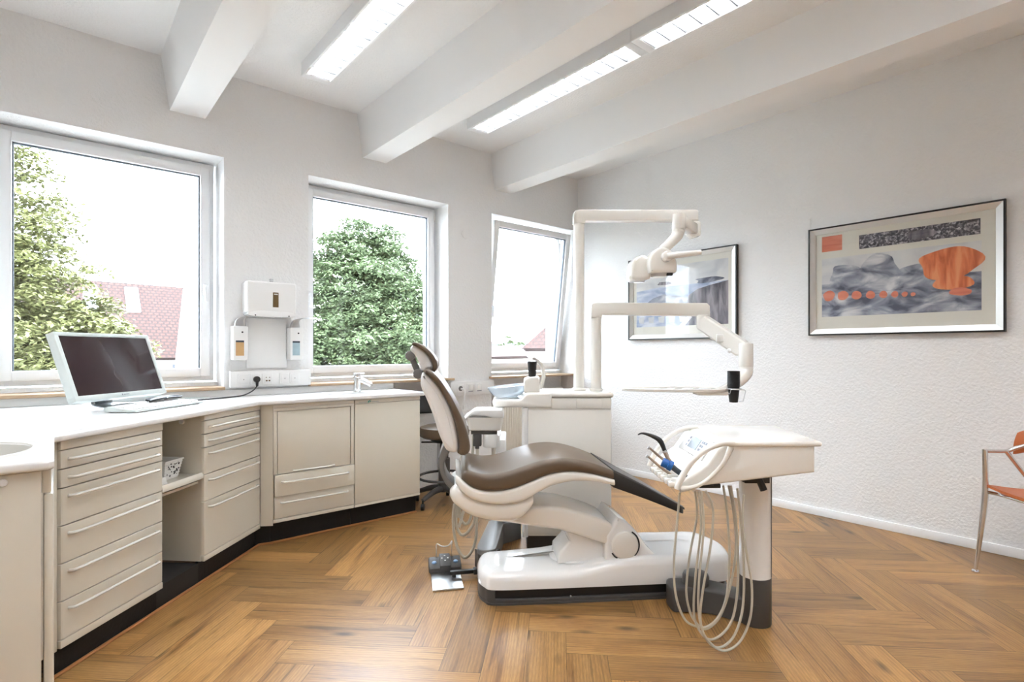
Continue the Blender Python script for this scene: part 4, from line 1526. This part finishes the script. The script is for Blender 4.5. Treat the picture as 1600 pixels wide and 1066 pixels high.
# instrument rests
rs = M()
for k in range(6):
    y = yn + .03 + k * .052
    rs.box((.612 - 1.078, y - .017, .668), (.70 - 1.078, y + .017, .690), .006)
    rs.box((.626 - 1.078, y - .008, .684), (.70 - 1.078, y + .008, .704), .004)
rs.build('instrument_rests', CREAM, du)
us = M().box(dl(.745, 2.15, .655), dl(.83, 2.22, .672), .003).box(dl(.93, 2.16, .672), dl(1.03, 2.25, .700), .003)
us.cyl(dl(.985, 2.17, .70), dl(1.005, 2.16, .645), .014)
us.build('underside_fittings', BLACK, du)


HS_ = [
    [(-0.419, -0.275, 0.646), (-0.428, -0.271, 0.531), (-0.44, -0.267, 0.363), (-0.431, -0.263, 0.236), (-0.399, -0.259, 0.146), (-0.358, -0.255, 0.112), (-0.304, -0.25, 0.105), (-0.255, -0.246, 0.145), (-0.222, -0.242, 0.227), (-0.209, -0.238, 0.384), (-0.216, -0.234, 0.541), (-0.231, -0.23, 0.661)],
    [(-0.351, -0.25, 0.645), (-0.342, -0.245, 0.544), (-0.369, -0.241, 0.385), (-0.381, -0.236, 0.245), (-0.366, -0.232, 0.159), (-0.338, -0.227, 0.109), (-0.299, -0.223, 0.082), (-0.239, -0.218, 0.131), (-0.195, -0.214, 0.257), (-0.171, -0.209, 0.405), (-0.18, -0.205, 0.553), (-0.198, -0.2, 0.654)],
    [(-0.346, -0.28, 0.653), (-0.336, -0.275, 0.512), (-0.355, -0.27, 0.323), (-0.361, -0.265, 0.175), (-0.339, -0.26, 0.099), (-0.295, -0.255, 0.057), (-0.241, -0.25, 0.078), (-0.197, -0.245, 0.144), (-0.176, -0.24, 0.289), (-0.18, -0.235, 0.499), (-0.201, -0.23, 0.661)],
    [(-0.348, -0.31, 0.661), (-0.336, -0.305, 0.521), (-0.351, -0.301, 0.335), (-0.353, -0.296, 0.2), (-0.334, -0.292, 0.105), (-0.297, -0.287, 0.051), (-0.254, -0.283, 0.044), (-0.205, -0.278, 0.088), (-0.172, -0.274, 0.189), (-0.165, -0.269, 0.343), (-0.173, -0.265, 0.508), (-0.187, -0.26, 0.658)],
    [(-0.334, -0.32, 0.663), (-0.305, -0.317, 0.596), (-0.311, -0.314, 0.463), (-0.341, -0.311, 0.278), (-0.35, -0.308, 0.175), (-0.334, -0.305, 0.102), (-0.286, -0.302, 0.049), (-0.239, -0.298, 0.039), (-0.187, -0.295, 0.076), (-0.149, -0.292, 0.167), (-0.143, -0.289, 0.289), (-0.162, -0.286, 0.412), (-0.176, -0.283, 0.524), (-0.17, -0.28, 0.637)],
]
for h in HS_:
    M().tube(h, .0047, n=8, sub=5).build('hose', HOSE, du)

# ---- instruments in the rests
def inst(name, label, mats_parts, loc=(0, 0, 0)):
    root = thing(name, vw(1.078, 2.40), label, 'dental instrument', VROT, 'instruments in the delivery head')
    for nm, m_, mt in mats_parts:
        m_.build(nm, mt, root)
    return root


def ip(r, d, z):
    return dl(r, d, z)


i1 = M().tube([ip(.535, 2.30, .845), ip(.556, 2.30, .851), ip(.592, 2.28, .842), ip(.622, 2.27, .823), ip(.640, 2.26, .780), ip(.66, 2.25, .735), ip(.69, 2.24, .705)], [.0025, .0045, .0085, .0115, .0085, .0075, .007], n=12)
inst('suction_tip', 'black curved instrument rising highest from the delivery head', [('tip', i1, BLACK)])
i2 = M().tube([ip(.628, 2.225, .785), ip(.645, 2.22, .752), ip(.675, 2.215, .715), ip(.71, 2.21, .692)], [.008, .0085, .008, .007], n=12)
i2b = M().cyl(ip(.626, 2.226, .789), ip(.6285, 2.225, .783), .0085)
inst('handpiece', 'bronze coloured handpiece lying below the black curved instrument', [('body', i2, TANM), ('collar', i2b, STEEL)])
i3 = M().cyl(ip(.600, 2.165, .758), ip(.634, 2.155, .742), .0185, .0175, bevel=.004)
i3.cyl(ip(.622, 2.158, .748), ip(.638, 2.153, .740), .0205, .0205, bevel=.003)
i3b = M().tube([ip(.634, 2.155, .742), ip(.66, 2.145, .722), ip(.70, 2.135, .694)], [.012, .0115, .010], n=12)
inst('syringe', 'slate handpiece with a bright blue collar', [('collar', i3, BLUE), ('grip', i3b, NAVY)])
for k, (x, z, lb) in enumerate(((.558, .766, 'slim bronze handpiece reaching furthest left behind the blue collar'), (.580, .790, 'slim bronze handpiece between the black instrument and the blue collar'))):
    d0 = 2.24 + k * .06
    h_ = M().tube([ip(x, d0, z), ip(x + .008, d0, z - .004), ip(x + .05, d0 - .01, z - .040), ip(x + .10, d0 - .02, z - .078)], [.0062, .0045, .0062, .0065], n=10)
    inst('handpiece', lb, [('body', h_, TANM), ('nozzle', M().cyl(ip(x - .003, d0, z + .002), ip(x + .004, d0, z - .002), .0072), STEEL)])

# ================================================================= STOOL BEHIND THE CHAIR
stl = thing('swivel_stool', (2.345, 3.60, 0), 'dark swivel stool with taupe seat behind the end of the worktop', 'stool', VROT)
M().lathe([(.02, .525), (.17, .525), (.195, .54), (.20, .575), (.19, .605), (.15, .617), (.02, .62)], (0, 0, 0), 36).build('seat', LEATH, stl)
M().cyl((0, 0, .49), (0, 0, .53), .10, .12).box((-.18, -.01, .478), (.03, .01, .49), .003).build('seat_mechanism', BLACK, stl)
M().cyl((0, 0, .10), (0, 0, .36), .045).cyl((0, 0, .36), (0, 0, .50), .033).build('column', DGREY, stl)
M().tube([(.20 * cos(radians(a)), .20 * sin(radians(a)), .215) for a in range(0, 361, 12)], .010, n=8, smooth=False).build('foot_ring', DGREY, stl)
for k in range(5):
    a = radians(18 + 72 * k)
    l = M().tube([(.03 * cos(a), .03 * sin(a), .125), (.12 * cos(a), .12 * sin(a), .115), (.235 * cos(a), .235 * sin(a), .075)], [.026, .022, .016], n=10)
    lo = l.build('leg', DGREY, stl)
    w_ = M().cyl((.235 * cos(a) - .012, .235 * sin(a), .026), (.235 * cos(a) + .012, .235 * sin(a), .026), .026, n=16)
    w_.cyl((.235 * cos(a), .235 * sin(a), .03), (.235 * cos(a), .235 * sin(a), .075), .008)
    w_.build('castor', BLACK, lo)
bk = M()
rg = []
for i in range(9):
    t = -1 + i / 4
    x = .14 * t - .10
    rg.append([(x, .20 - .06 * t * t + y, z) for y, z in rrect(.02, .69, .86, .015)])
bk.rings(rg).build('backrest', BLACK, stl)
M().tube([(0, .12, .505), (0, .21, .53), (0, .225, .60), (0, .215, .74)], .016, n=10).build('back_bar', BLACK, stl)

# ================================================================= FRAMED PICTURES
def soft_art(name, c1, c2, c3, sc, pos=(.35, .5, .65)):
    m = mat(name, c2, 0.7)
    nt = m.node_tree
    b_ = nt.nodes['Principled BSDF']
    tc = nt.nodes.new('ShaderNodeTexCoord')
    mp = nt.nodes.new('ShaderNodeMapping')
    mp.inputs['Scale'].default_value = sc
    nz = nt.nodes.new('ShaderNodeTexNoise')
    nz.inputs['Scale'].default_value = 1
    nz.inputs['Detail'].default_value = 6
    nz.inputs['Distortion'].default_value = .6
    rp = nt.nodes.new('ShaderNodeValToRGB')
    e = rp.color_ramp.elements
    e[0].position, e[0].color = pos[0], (*c1, 1)
    e[1].position, e[1].color = pos[2], (*c3, 1)
    k = e.new(pos[1])
    k.color = (*c2, 1)
    nt.links.new(tc.outputs['Object'], mp.inputs['Vector'])
    nt.links.new(mp.outputs['Vector'], nz.inputs['Vector'])
    nt.links.new(nz.outputs['Fac'], rp.inputs['Fac'])
    nt.links.new(rp.outputs['Color'], b_.inputs['Base Color'])
    return m


A_OR = soft_art('orange_wash', (.52, .11, .03), (.72, .20, .07), (.80, .32, .14), (26, 1, 5))
A_SAL = soft_art('salmon_wash', (.62, .17, .10), (.70, .22, .13), (.74, .28, .18), (4, 1, 30))
A_SPK = soft_art('dark_speckle', (.03, .03, .04), (.13, .12, .14), (.55, .52, .55), (60, 1, 60), (.42, .52, .66))
A_GRY = soft_art('grey_blue_wash', (.08, .09, .13), (.30, .32, .38), (.66, .66, .66), (6, 1, 13), (.36, .5, .66))
A_PAL = soft_art('pale_wash', (.52, .53, .55), (.66, .66, .65), (.72, .71, .68), (4, 1, 6))
A_MAR = soft_art('maroon_wash', (.13, .05, .045), (.18, .075, .06), (.22, .10, .09), (9, 1, 4))
A_BLU = soft_art('blue_wash', (.28, .34, .48), (.46, .51, .62), (.68, .70, .74), (5, 1, 12), (.38, .5, .64))
A_VIO = soft_art('violet_grey_wash', (.07, .065, .085), (.17, .155, .175), (.32, .29, .31), (18, 1, 5), (.36, .5, .66))
PMATS = [MATC, A_OR, A_SAL, A_SPK, A_GRY, A_PAL, A_MAR, A_BLU, A_VIO]


def picture(yc, zc, w_, h_, label, art):
    root = thing('framed_picture', (XW, yc, zc), label, 'framed picture', radians(-90), 'framed pictures on the right wall')
    a, b_ = w_ / 2, h_ / 2

    def ringbox(o_, i_, y0, y1, y1i):
        m_ = M()
        O = [(-a + o_, b_ - o_), (a - o_, b_ - o_), (a - o_, -b_ + o_), (-a + o_, -b_ + o_)]
        I = [(-a + i_, b_ - i_), (a - i_, b_ - i_), (a - i_, -b_ + i_), (-a + i_, -b_ + i_)]
        for k in range(4):
            l = (k + 1) % 4
            m_.rings([[(O[k][0], y0, O[k][1]), (O[k][0], y1, O[k][1]), (I[k][0], y1i, I[k][1]), (I[k][0], y0, I[k][1])],
                      [(O[l][0], y0, O[l][1]), (O[l][0], y1, O[l][1]), (I[l][0], y1i, I[l][1]), (I[l][0], y0, I[l][1])]])
        return m_
    ringbox(0, .011, -.001, -.034, -.034).build('outer_frame', FRAMEB, root, flat=True)
    ringbox(.011, .046, -.001, -.031, -.017).build('inner_frame', FRAMES, root, flat=True)
    p = M().box((-a + .03, -.010, -b_ + .03), (a - .03, -.002, b_ - .03))
    layer = [0]

    def shape(pts, mt):
        layer[0] += 1
        y = -.010 - layer[0] * .00018
        t = bmesh.new()
        f = t.faces.new([t.verts.new((x, y, z)) for x, z in pts])
        if f.normal.y > 0:
            f.normal_flip()
        f.material_index = mt
        me_ = bpy.data.meshes.new('t')
        t.to_mesh(me_)
        t.free()
        p.bm.from_mesh(me_)
        bpy.data.meshes.remove(me_)
    art(shape)
    p.build('art_print', PMATS, root, flat=True)
    M().box((-a + .044, -.0155, -b_ + .044), (a - .044, -.0145, b_ - .044)).build('glazing', PGLASS, root, flat=True)


def rc(x0, z0, x1, z1):
    return [(x0, z0), (x1, z0), (x1, z1), (x0, z1)]


def blob(cx, cz, rx, rz, n=28, wob=.12, ph=0):
    return [(cx + rx * (1 + wob * sin(3 * t + ph) + .5 * wob * sin(5 * t + 2 * ph)) * cos(t), cz + rz * (1 + wob * sin(2 * t + ph)) * sin(t)) for t in [2 * pi * k / n for k in range(n)]]


def art1(sh):
    sh(rc(-.457, .215, -.325, .325), 2)
    sh(rc(-.22, .205, .425, .300), 3)
    sh(blob(.13, .25, .075, .032, 24, .1, 1), 8)
    sh(rc(-.457, -.255, .43, .165), 5)
    sh(rc(-.457, -.255, .43, -.02), 4)
    sh(blob(-.30, .02, .11, .10, 26, .15, 2), 4)
    sh(blob(-.10, .04, .12, .11, 26, .15, 4), 4)
    sh(blob(.10, -.02, .10, .09, 26, .12, 1), 4)
    for k, x in enumerate((-.41, -.32, -.235, -.15, -.075, -.01, .045, .09)):
        r = .038 - k * .0035
        sh(blob(x, -.105 - k * .004, r, r, 20, .06, k), 2)
    sh(blob(.275, .045, .155, .105, 36, .10, .6), 1)
    sh(blob(.29, -.075, .10, .05, 30, .12, 2.2), 1)
    sh(blob(.33, -.135, .055, .025, 26, .1, 3.1), 2)


def art2(sh):
    sh(rc(-.462, -.262, .462, .285), 5)
    sh(rc(-.462, -.262, .462, .10), 7)
    sh([(-.462, .10), (.462, .19), (.462, .165), (-.462, .075)], 5)
    sh([(.05, -.262), (.462, -.262), (.462, .10), (.30, .075), (.18, .05), (.09, .0)], 8)
    sh([(-.36, -.05), (-.28, .0), (-.16, .03), (.02, .0), (.06, -.09), (-.36, -.10)], 4)
    sh(blob(.28, .12, .12, .028, 24, .2, 1), 4)
    sh(blob(-.16, .13, .07, .018, 20, .2, 2), 8)
    for k in range(5):
        sh([(-.44 + k * .11, -.175), (-.37 + k * .11, -.165), (-.38 + k * .11, -.23), (-.43 + k * .11, -.225)], 5)
    sh([(.0, -.262), (.09, -.17), (.13, -.19), (.06, -.262)], 5)


picture(1.092, 1.703, 1.083, .778, 'framed print with orange and grey shapes, nearest the orange armchair', art1)
picture(2.726, 1.690, 1.088, .766, 'framed pale blue-grey print behind the operating lamp and tray arm', art2)

# ================================================================= ORANGE ARMCHAIR
ac = thing('armchair', vw(2.78, 2.69), 'orange leather armchair with chrome legs at the right edge', 'armchair', VROT)


def al(r, d, z):
    return (r - 2.78, d - 2.69, z)


for d in (2.94, 2.44):
    s = 1 if d > 2.7 else -1
    M().tube([al(2.517, d, .012), al(2.535, d, .13), al(2.557, d, .30), al(2.570, d - .0, .42), al(2.571, d, .52), al(2.568, d, .664)], [.0085, .0105, .015, .0165, .0135, .0135], n=14, sub=4).lathe([(.006, .016), (.016, .012), (.019, .004), (.018, 0)], al(2.517, d, 0), 18).build('leg', CHROME, ac)
    M().tube([al(2.560, d, .657), al(2.60, d, .657), al(2.686, d, .657), al(2.72, d - .012 * s, .675), al(2.78, d - .03 * s, .70)], [.011, .011, .011, .011, .010], n=12, sub=3).build('arm_rail', CHROME, ac)
    M().tube([al(2.685, d, .655), al(2.78, d - .01 * s, .525), al(2.88, d - .02 * s, .40), al(2.98, d - .02 * s, .20), al(3.04, d - .02 * s, .012)], .0115, n=12).build('leg', CHROME, ac)
    M().tube([al(2.575, d - .005 * s, .437), al(2.70, d - .01 * s, .415), al(2.88, d - .02 * s, .405)], .010, n=12).build('side_rail', CHROME, ac)
M().tube([al(2.63, 2.94, .425), al(2.63, 2.44, .425)], .009, n=10, smooth=False).build('cross_rail', CHROME, ac)
rg = []
for i in range(17):
    y = -.245 + .49 * i / 16
    t = y / .245
    top = []
    bot = []
    for k in range(13):
        x = 2.572 - 2.78 + .40 * k / 12
        z = .452 + .020 * t * t - .030 * sin(min(1, k / 9) * pi / 2) + .010 * (1 if k == 0 else 0) * 0 + (.02 if k < 1 else 0) * 0
        top.append((x, y, z + .007))
        bot.append((x, y, z - .007))
    rg.append(top + bot[::-1])
M().rings(rg).build('seat', ORANGE, ac)
rg = []
for i in range(15):
    t = -1 + 2 * i / 14
    y = .265 * t
    xo = 2.742 + .13 * (1 - t * t) - 2.78
    ring = []
    for k in range(7):
        z = .665 + .14 * k / 6 + .035 * (1 - t * t)
        ring.append((xo + .035 * (k / 6) - .012 * sin(pi * k / 6), y, z - .045 * (abs(t) ** 3) * (1 if k == 6 else .6)))
    rg.append([(x - .006, y_, z) for x, y_, z in ring] + [(x + .008, y_, z) for x, y_, z in ring[::-1]])
M().rings(rg).build('backrest', ORANGE, ac)

# ================================================================= OUTSIDE
tag(M().box((-40, 5.2, -3.7), (70, 90, -3.6)).build('ground', GROUND), 'pale ground outside the windows', 'ground', kind='structure')
tag(M().tube([(-60, 95, -9), (-20, 92, -7), (20, 90, -5), (48, 88, -4.6), (70, 86, -3.8), (95, 84, -4.5), (120, 82, -7)], [4, 5, 6, 7, 7, 6, 4], n=12).build('hills', HILL), 'hazy hills far beyond the right window', 'hills', kind='structure')


def leaf_mass(name, parent, blobs, n, size, mt, seed, droop=0.35):
    """leaves gathered in flat overlapping sprays around each bough"""
    rnd = random.Random(seed)
    vs_, fs = [], []
    tot = sum(b_[3] ** 2 for b_ in blobs)
    per = 70
    for bx, by, bz, r, *sq in blobs:
        kz = sq[0] if sq else .9
        for _ in range(max(3, int(n * r * r / tot / per))):
            th, ph = rnd.uniform(0, 2 * pi), math.acos(rnd.uniform(-1, 1))
            rr = r * (rnd.random() ** .35) * (1 + .12 * sin(5 * th + 3 * ph))
            cc = Vector((bx + rr * sin(ph) * cos(th), by + rr * sin(ph) * sin(th), bz + rr * cos(ph) * kz))
            out = Vector((sin(ph) * cos(th), sin(ph) * sin(th), .25))
            cr = rnd.uniform(.12, .26) * (.6 + .5 * r)
            for _ in range(per):
                a0, q0 = rnd.uniform(0, 2 * pi), cr * math.sqrt(rnd.random())
                c_ = cc + Vector((q0 * cos(a0), q0 * sin(a0), rnd.gauss(0, .16) * cr - .45 * q0 * q0 / cr)) + out * (q0 * .2)
                up = Vector((rnd.gauss(0, .45) + .3 * cos(a0), rnd.gauss(0, .45) + .3 * sin(a0), 1)).normalized()
                a = up.orthogonal().normalized()
                a.rotate(Matrix.Rotation(rnd.uniform(0, 2 * pi), 3, up))
                b2 = up.cross(a)
                s = size * rnd.uniform(.6, 1.3)
                k0 = len(vs_)
                dr = up * (-droop * s)
                vs_ += [c_ - a * s, c_ + b2 * s * .5 + dr * .1, c_ + a * s + dr, c_ - b2 * s * .5 + dr * .1]
                fs.append((k0, k0 + 1, k0 + 2, k0 + 3))
    me = bpy.data.meshes.new(name)
    me.from_pydata([tuple(v) for v in vs_], [], fs)
    me.materials.append(mt)
    o = bpy.data.objects.new(name, me)
    C.objects.link(o)
    o.parent = parent
    return o


def tree(name, loc, label, blobs, n, size, mt, seed, trunk):
    root = thing(name, loc, label, 'tree', group='trees outside the windows')
    leaf_mass('foliage', root, blobs, n, size, mt, seed)
    t = M()
    for pts, r in trunk:
        t.tube(pts, r, n=9, sub=4)
    t.build('trunk', BARK, root)


# lime tree at the left window
tree('lime_tree', (-.22, 8.6, -3.6), 'yellow-green flowering tree at the left edge of the large window',
     [(-.55, 0, 6.4, .95), (-.2, .1, 5.7, .85), (-.75, 0, 7.4, .9), (.05, -.1, 4.95, .75), (.55, -.2, 4.75, .60), (-.5, -.2, 5.0, .95), (-.1, 0, 4.1, .9), (.75, -.1, 4.2, .52), (1.05, 0, 3.95, .50), (.75, -.2, 4.75, .40), (1.25, -.1, 4.25, .34), (.6, 0, 5.2, .35), (.3, 0, 3.5, .8), (-.9, 0, 4.3, .8)],
     120000, .034, LEAF_A, 11,
     [([(-.3, .1, 0), (-.32, .1, 2.5), (-.4, 0, 4.5), (-.55, 0, 6.8)], [.16, .13, .09, .03]), ([(-.35, .1, 3.2), (.1, 0, 4.2), (.6, -.1, 4.8)], [.07, .05, .02]), ([(-.4, 0, 4.6), (-.1, 0, 5.6), (.0, 0, 6.2)], [.05, .04, .02])])
tree('maple_tree', (3.95, 8.6, -3.6), 'broad green tree filling the middle window',
     [(.0, 0, 6.6, .62, .8), (.45, .1, 6.35, .62), (-.35, 0, 6.25, .6), (-.1, -.3, 5.8, .8), (.55, -.2, 5.6, .85), (1.1, .1, 5.5, .8), (-.6, 0, 5.25, .75), (.05, -.5, 5.0, .85), (.75, -.4, 4.8, .85), (1.3, .2, 4.6, .8), (-.75, -.1, 4.55, .72), (-.2, -.4, 4.3, .75), (.5, -.3, 4.15, .7), (1.2, .3, 4.0, .7), (-.85, -.1, 4.75, .6)],
     150000, .035, LEAF_B, 12,
     [([(.75, .5, 0), (.72, .5, 2.6), (.62, .4, 4.4), (.4, .2, 6.4)], [.17, .15, .10, .03]), ([(.72, .5, 3.2), (.1, .3, 4.4), (-.5, .1, 5.2)], [.08, .06, .02]), ([(.7, .4, 3.6), (1.1, .3, 4.8), (1.2, .3, 5.6)], [.06, .05, .02]), ([(.65, .4, 4.2), (.2, .2, 5.4), (-.1, 0, 6.3)], [.06, .04, .02])])
tree('young_tree', (11.2, 12.8, -3.6), 'small light green tree low in the tilted right window',
     [(0, 0, 4.15, .40), (.2, 0, 3.9, .35), (-.25, 0, 3.8, .35), (0, 0, 3.2, .5)], 6000, .045, LEAF_C, 21, [([(0, 0, 0), (.03, 0, 2.0), (0, 0, 4.2)], [.07, .05, .02])])
tree('bush', (25.5, 30.8, -3.6), 'hazy bush furthest off in the right window',
     [(0, 0, 4.5, 1.7), (1.2, 0, 3.8, 1.5), (-1.2, 0, 3.5, 1.5), (0, 0, 2.1, 2.0)], 6000, .14, LEAF_C, 22, [([(0, 0, 0), (0, 0, 3.8)], [.2, .1])])


def roof(name, parent, a, b_, c_, d_, th=.15):
    """tiled slope a-b (eave) to c-d (ridge), UV in metres"""
    bm = bmesh.new()
    uvl = bm.loops.layers.uv.new('tile')
    P = [Vector(q_) for q_ in (a, b_, c_, d_)]
    ux = (P[1] - P[0]).normalized()
    nn = (P[1] - P[0]).cross(P[3] - P[0]).normalized()
    uy = nn.cross(ux)
    v1 = [bm.verts.new(q_) for q_ in P]
    v2 = [bm.verts.new(q_ - nn * th) for q_ in P]
    fs = [bm.faces.new(v1), bm.faces.new(v2[::-1])]
    for k in range(4):
        l = (k + 1) % 4
        fs.append(bm.faces.new((v1[l], v1[k], v2[k], v2[l])))
    for f in fs:
        for lp in f.loops:
            q_ = lp.vert.co - P[0]
            lp[uvl].uv = (q_.dot(ux), q_.dot(uy))
    me = bpy.data.meshes.new(name)
    bm.to_mesh(me)
    bm.free()
    me.materials.append(TILES)
    o = bpy.data.objects.new(name, me)
    C.objects.link(o)
    o.parent = parent
    return o


GZ = -3.6
# house with the long red roof seen through the large window
h1 = thing('house', (2.0, 23.4, GZ), 'house with red tiled roof and two skylights behind the left tree', 'house', group='houses outside the windows')
M().box((-8, .3, 0), (1.37, 7.5, 4.45)).build('wall', RENDER_W, h1)
roof('roof', h1, (-8.5, -.43, 4.60), (1.42, -.43, 4.56), (2.12, 2.7, 7.46), (-8.5, 2.7, 7.60))
roof('roof', h1, (2.12, 2.7, 7.46), (2.12, 8.0, 4.6), (-8.5, 8.0, 4.6), (-8.5, 2.7, 7.60))


def slope_pt(x, t, up=.05):
    return (x, -.43 + 3.13 * t - up * .67, 4.53 + 2.86 * t + up * .74)


for x in (-1.17, .11):
    fr_ = M()
    a_, b2_ = slope_pt(x, .60), slope_pt(x + .38, .95)
    fr_.quad(slope_pt(x, .60), slope_pt(x + .38, .60), slope_pt(x + .38, .95), slope_pt(x, .95))
    for p0, p1 in ((slope_pt(x, .60, .06), slope_pt(x, .95, .06)), (slope_pt(x + .38, .60, .06), slope_pt(x + .38, .95, .06)), (slope_pt(x, .60, .06), slope_pt(x + .38, .60, .06)), (slope_pt(x, .95, .06), slope_pt(x + .38, .95, .06)), (slope_pt(x, .77, .06), slope_pt(x + .38, .77, .06))):
        fr_.tube([p0, p1], .035, n=6, smooth=False)
    w_ = fr_.build('skylight', GUTTER, h1, flat=True)
    pa = M()
    for t0, t1 in ((.615, .755), (.785, .935)):
        pa.quad(slope_pt(x + .04, t0, .07), slope_pt(x + .34, t0, .07), slope_pt(x + .34, t1, .07), slope_pt(x + .04, t1, .07))
    pa.build('pane', SKYGL, w_, flat=True)
M().tube([(-8.4, -.50, 4.48), (1.42, -.50, 4.40)], .07, n=8, smooth=False).tube([(1.0, -.45, 4.38), (1.05, .20, 4.1), (1.05, .24, .2)], .055, n=8, smooth=False).build('gutter', GUTTER, h1)

# white gabled house right of it, its roof shows in the middle window
h2 = thing('house', (4.52, 15.0, GZ), 'white gabled house behind the middle tree, red roof running right', 'house', radians(-12), group='houses outside the windows')
gm = M().prism([(-2.30, 0), (-2.30, 4.6), (-2.14, 6.32), (-1.75, 7.4), (-.6, 9.2), (.3, 7.9), (2.2, 5.0), (2.2, 0)], 0, 7, 'xz')
gm.build('wall', RENDER_W, h2, flat=True)
roof('roof', h2, (3.6, -.4, 4.6), (3.6, 7.2, 4.6), (.05, 7.2, 8.2), (.05, -.4, 8.2))
M().box((2.2, .3, 0), (3.4, 7, 4.5)).build('wing_wall', RENDER_W, h2)
for x, z in ((-1.98, 6.05), (-1.72, 6.05), (-1.98, 7.05)):
    if z < 7:
        M().box((x, -.03, z), (x + .10, .02, z + .42)).build('window', HWIN, h2)
wd = M().box((-2.02, -.04, 4.56), (-1.84, .02, 5.08)).build('window', HWIN, h2)
M().box((-2.11, -.07, 4.54), (-2.03, -.02, 5.10)).build('shutter', SHUT, wd)
M().box((-1.83, -.07, 4.54), (-1.75, -.02, 5.10)).build('shutter', SHUT, wd)

# house in the right window
h3 = thing('house', (14.30, 12.30, GZ), 'small house with steep red roof seen through the tilted right window', 'house', radians(-46), group='houses outside the windows')
M().box((-2.4, 0, 0), (3, 5, 4.92)).build('wall', RENDER_W, h3)
roof('roof', h3, (-2.62, -.35, 4.90), (3.2, -.35, 4.90), (.6, 2.2, 7.4), (-.1, 2.2, 7.4))
roof('roof', h3, (-2.62, 5.3, 4.90), (-2.62, -.35, 4.90), (-.1, 2.2, 7.4), (-.1, 2.8, 7.4))
w_ = M().box((-1.72, -.04, 3.9), (-1.2, .02, 4.62)).build('window', HWIN, h3)
M().box((-1.68, -.05, 4.22), (-1.24, -.035, 4.26)).build('bar', RENDER_W, w_)
M().tube([(-2.6, -.4, 4.85), (-2.35, -.15, 4.55), (-2.35, -.1, .2)], .04, n=8, smooth=False).build('gutter', GUTTER, h3)
# low roofs further left
h4 = thing('house', (19.2, 23.0, GZ), 'low building with flat red roof far beyond the street in the right window', 'house', radians(-46), group='houses outside the windows')
M().box((-4, 0, 0), (4, 5, 4.45)).build('wall', RENDER_W, h4)
roof('roof', h4, (-4.4, -.5, 4.42), (4.4, -.5, 4.62), (4.0, 2.5, 5.2), (-4.0, 2.5, 5.1))

for o in bpy.data.objects:
    if o.type == 'MESH' and 'kind' not in o and o.parent and o.name.split('.')[0] == 'foliage':
        o['kind'] = 'stuff'
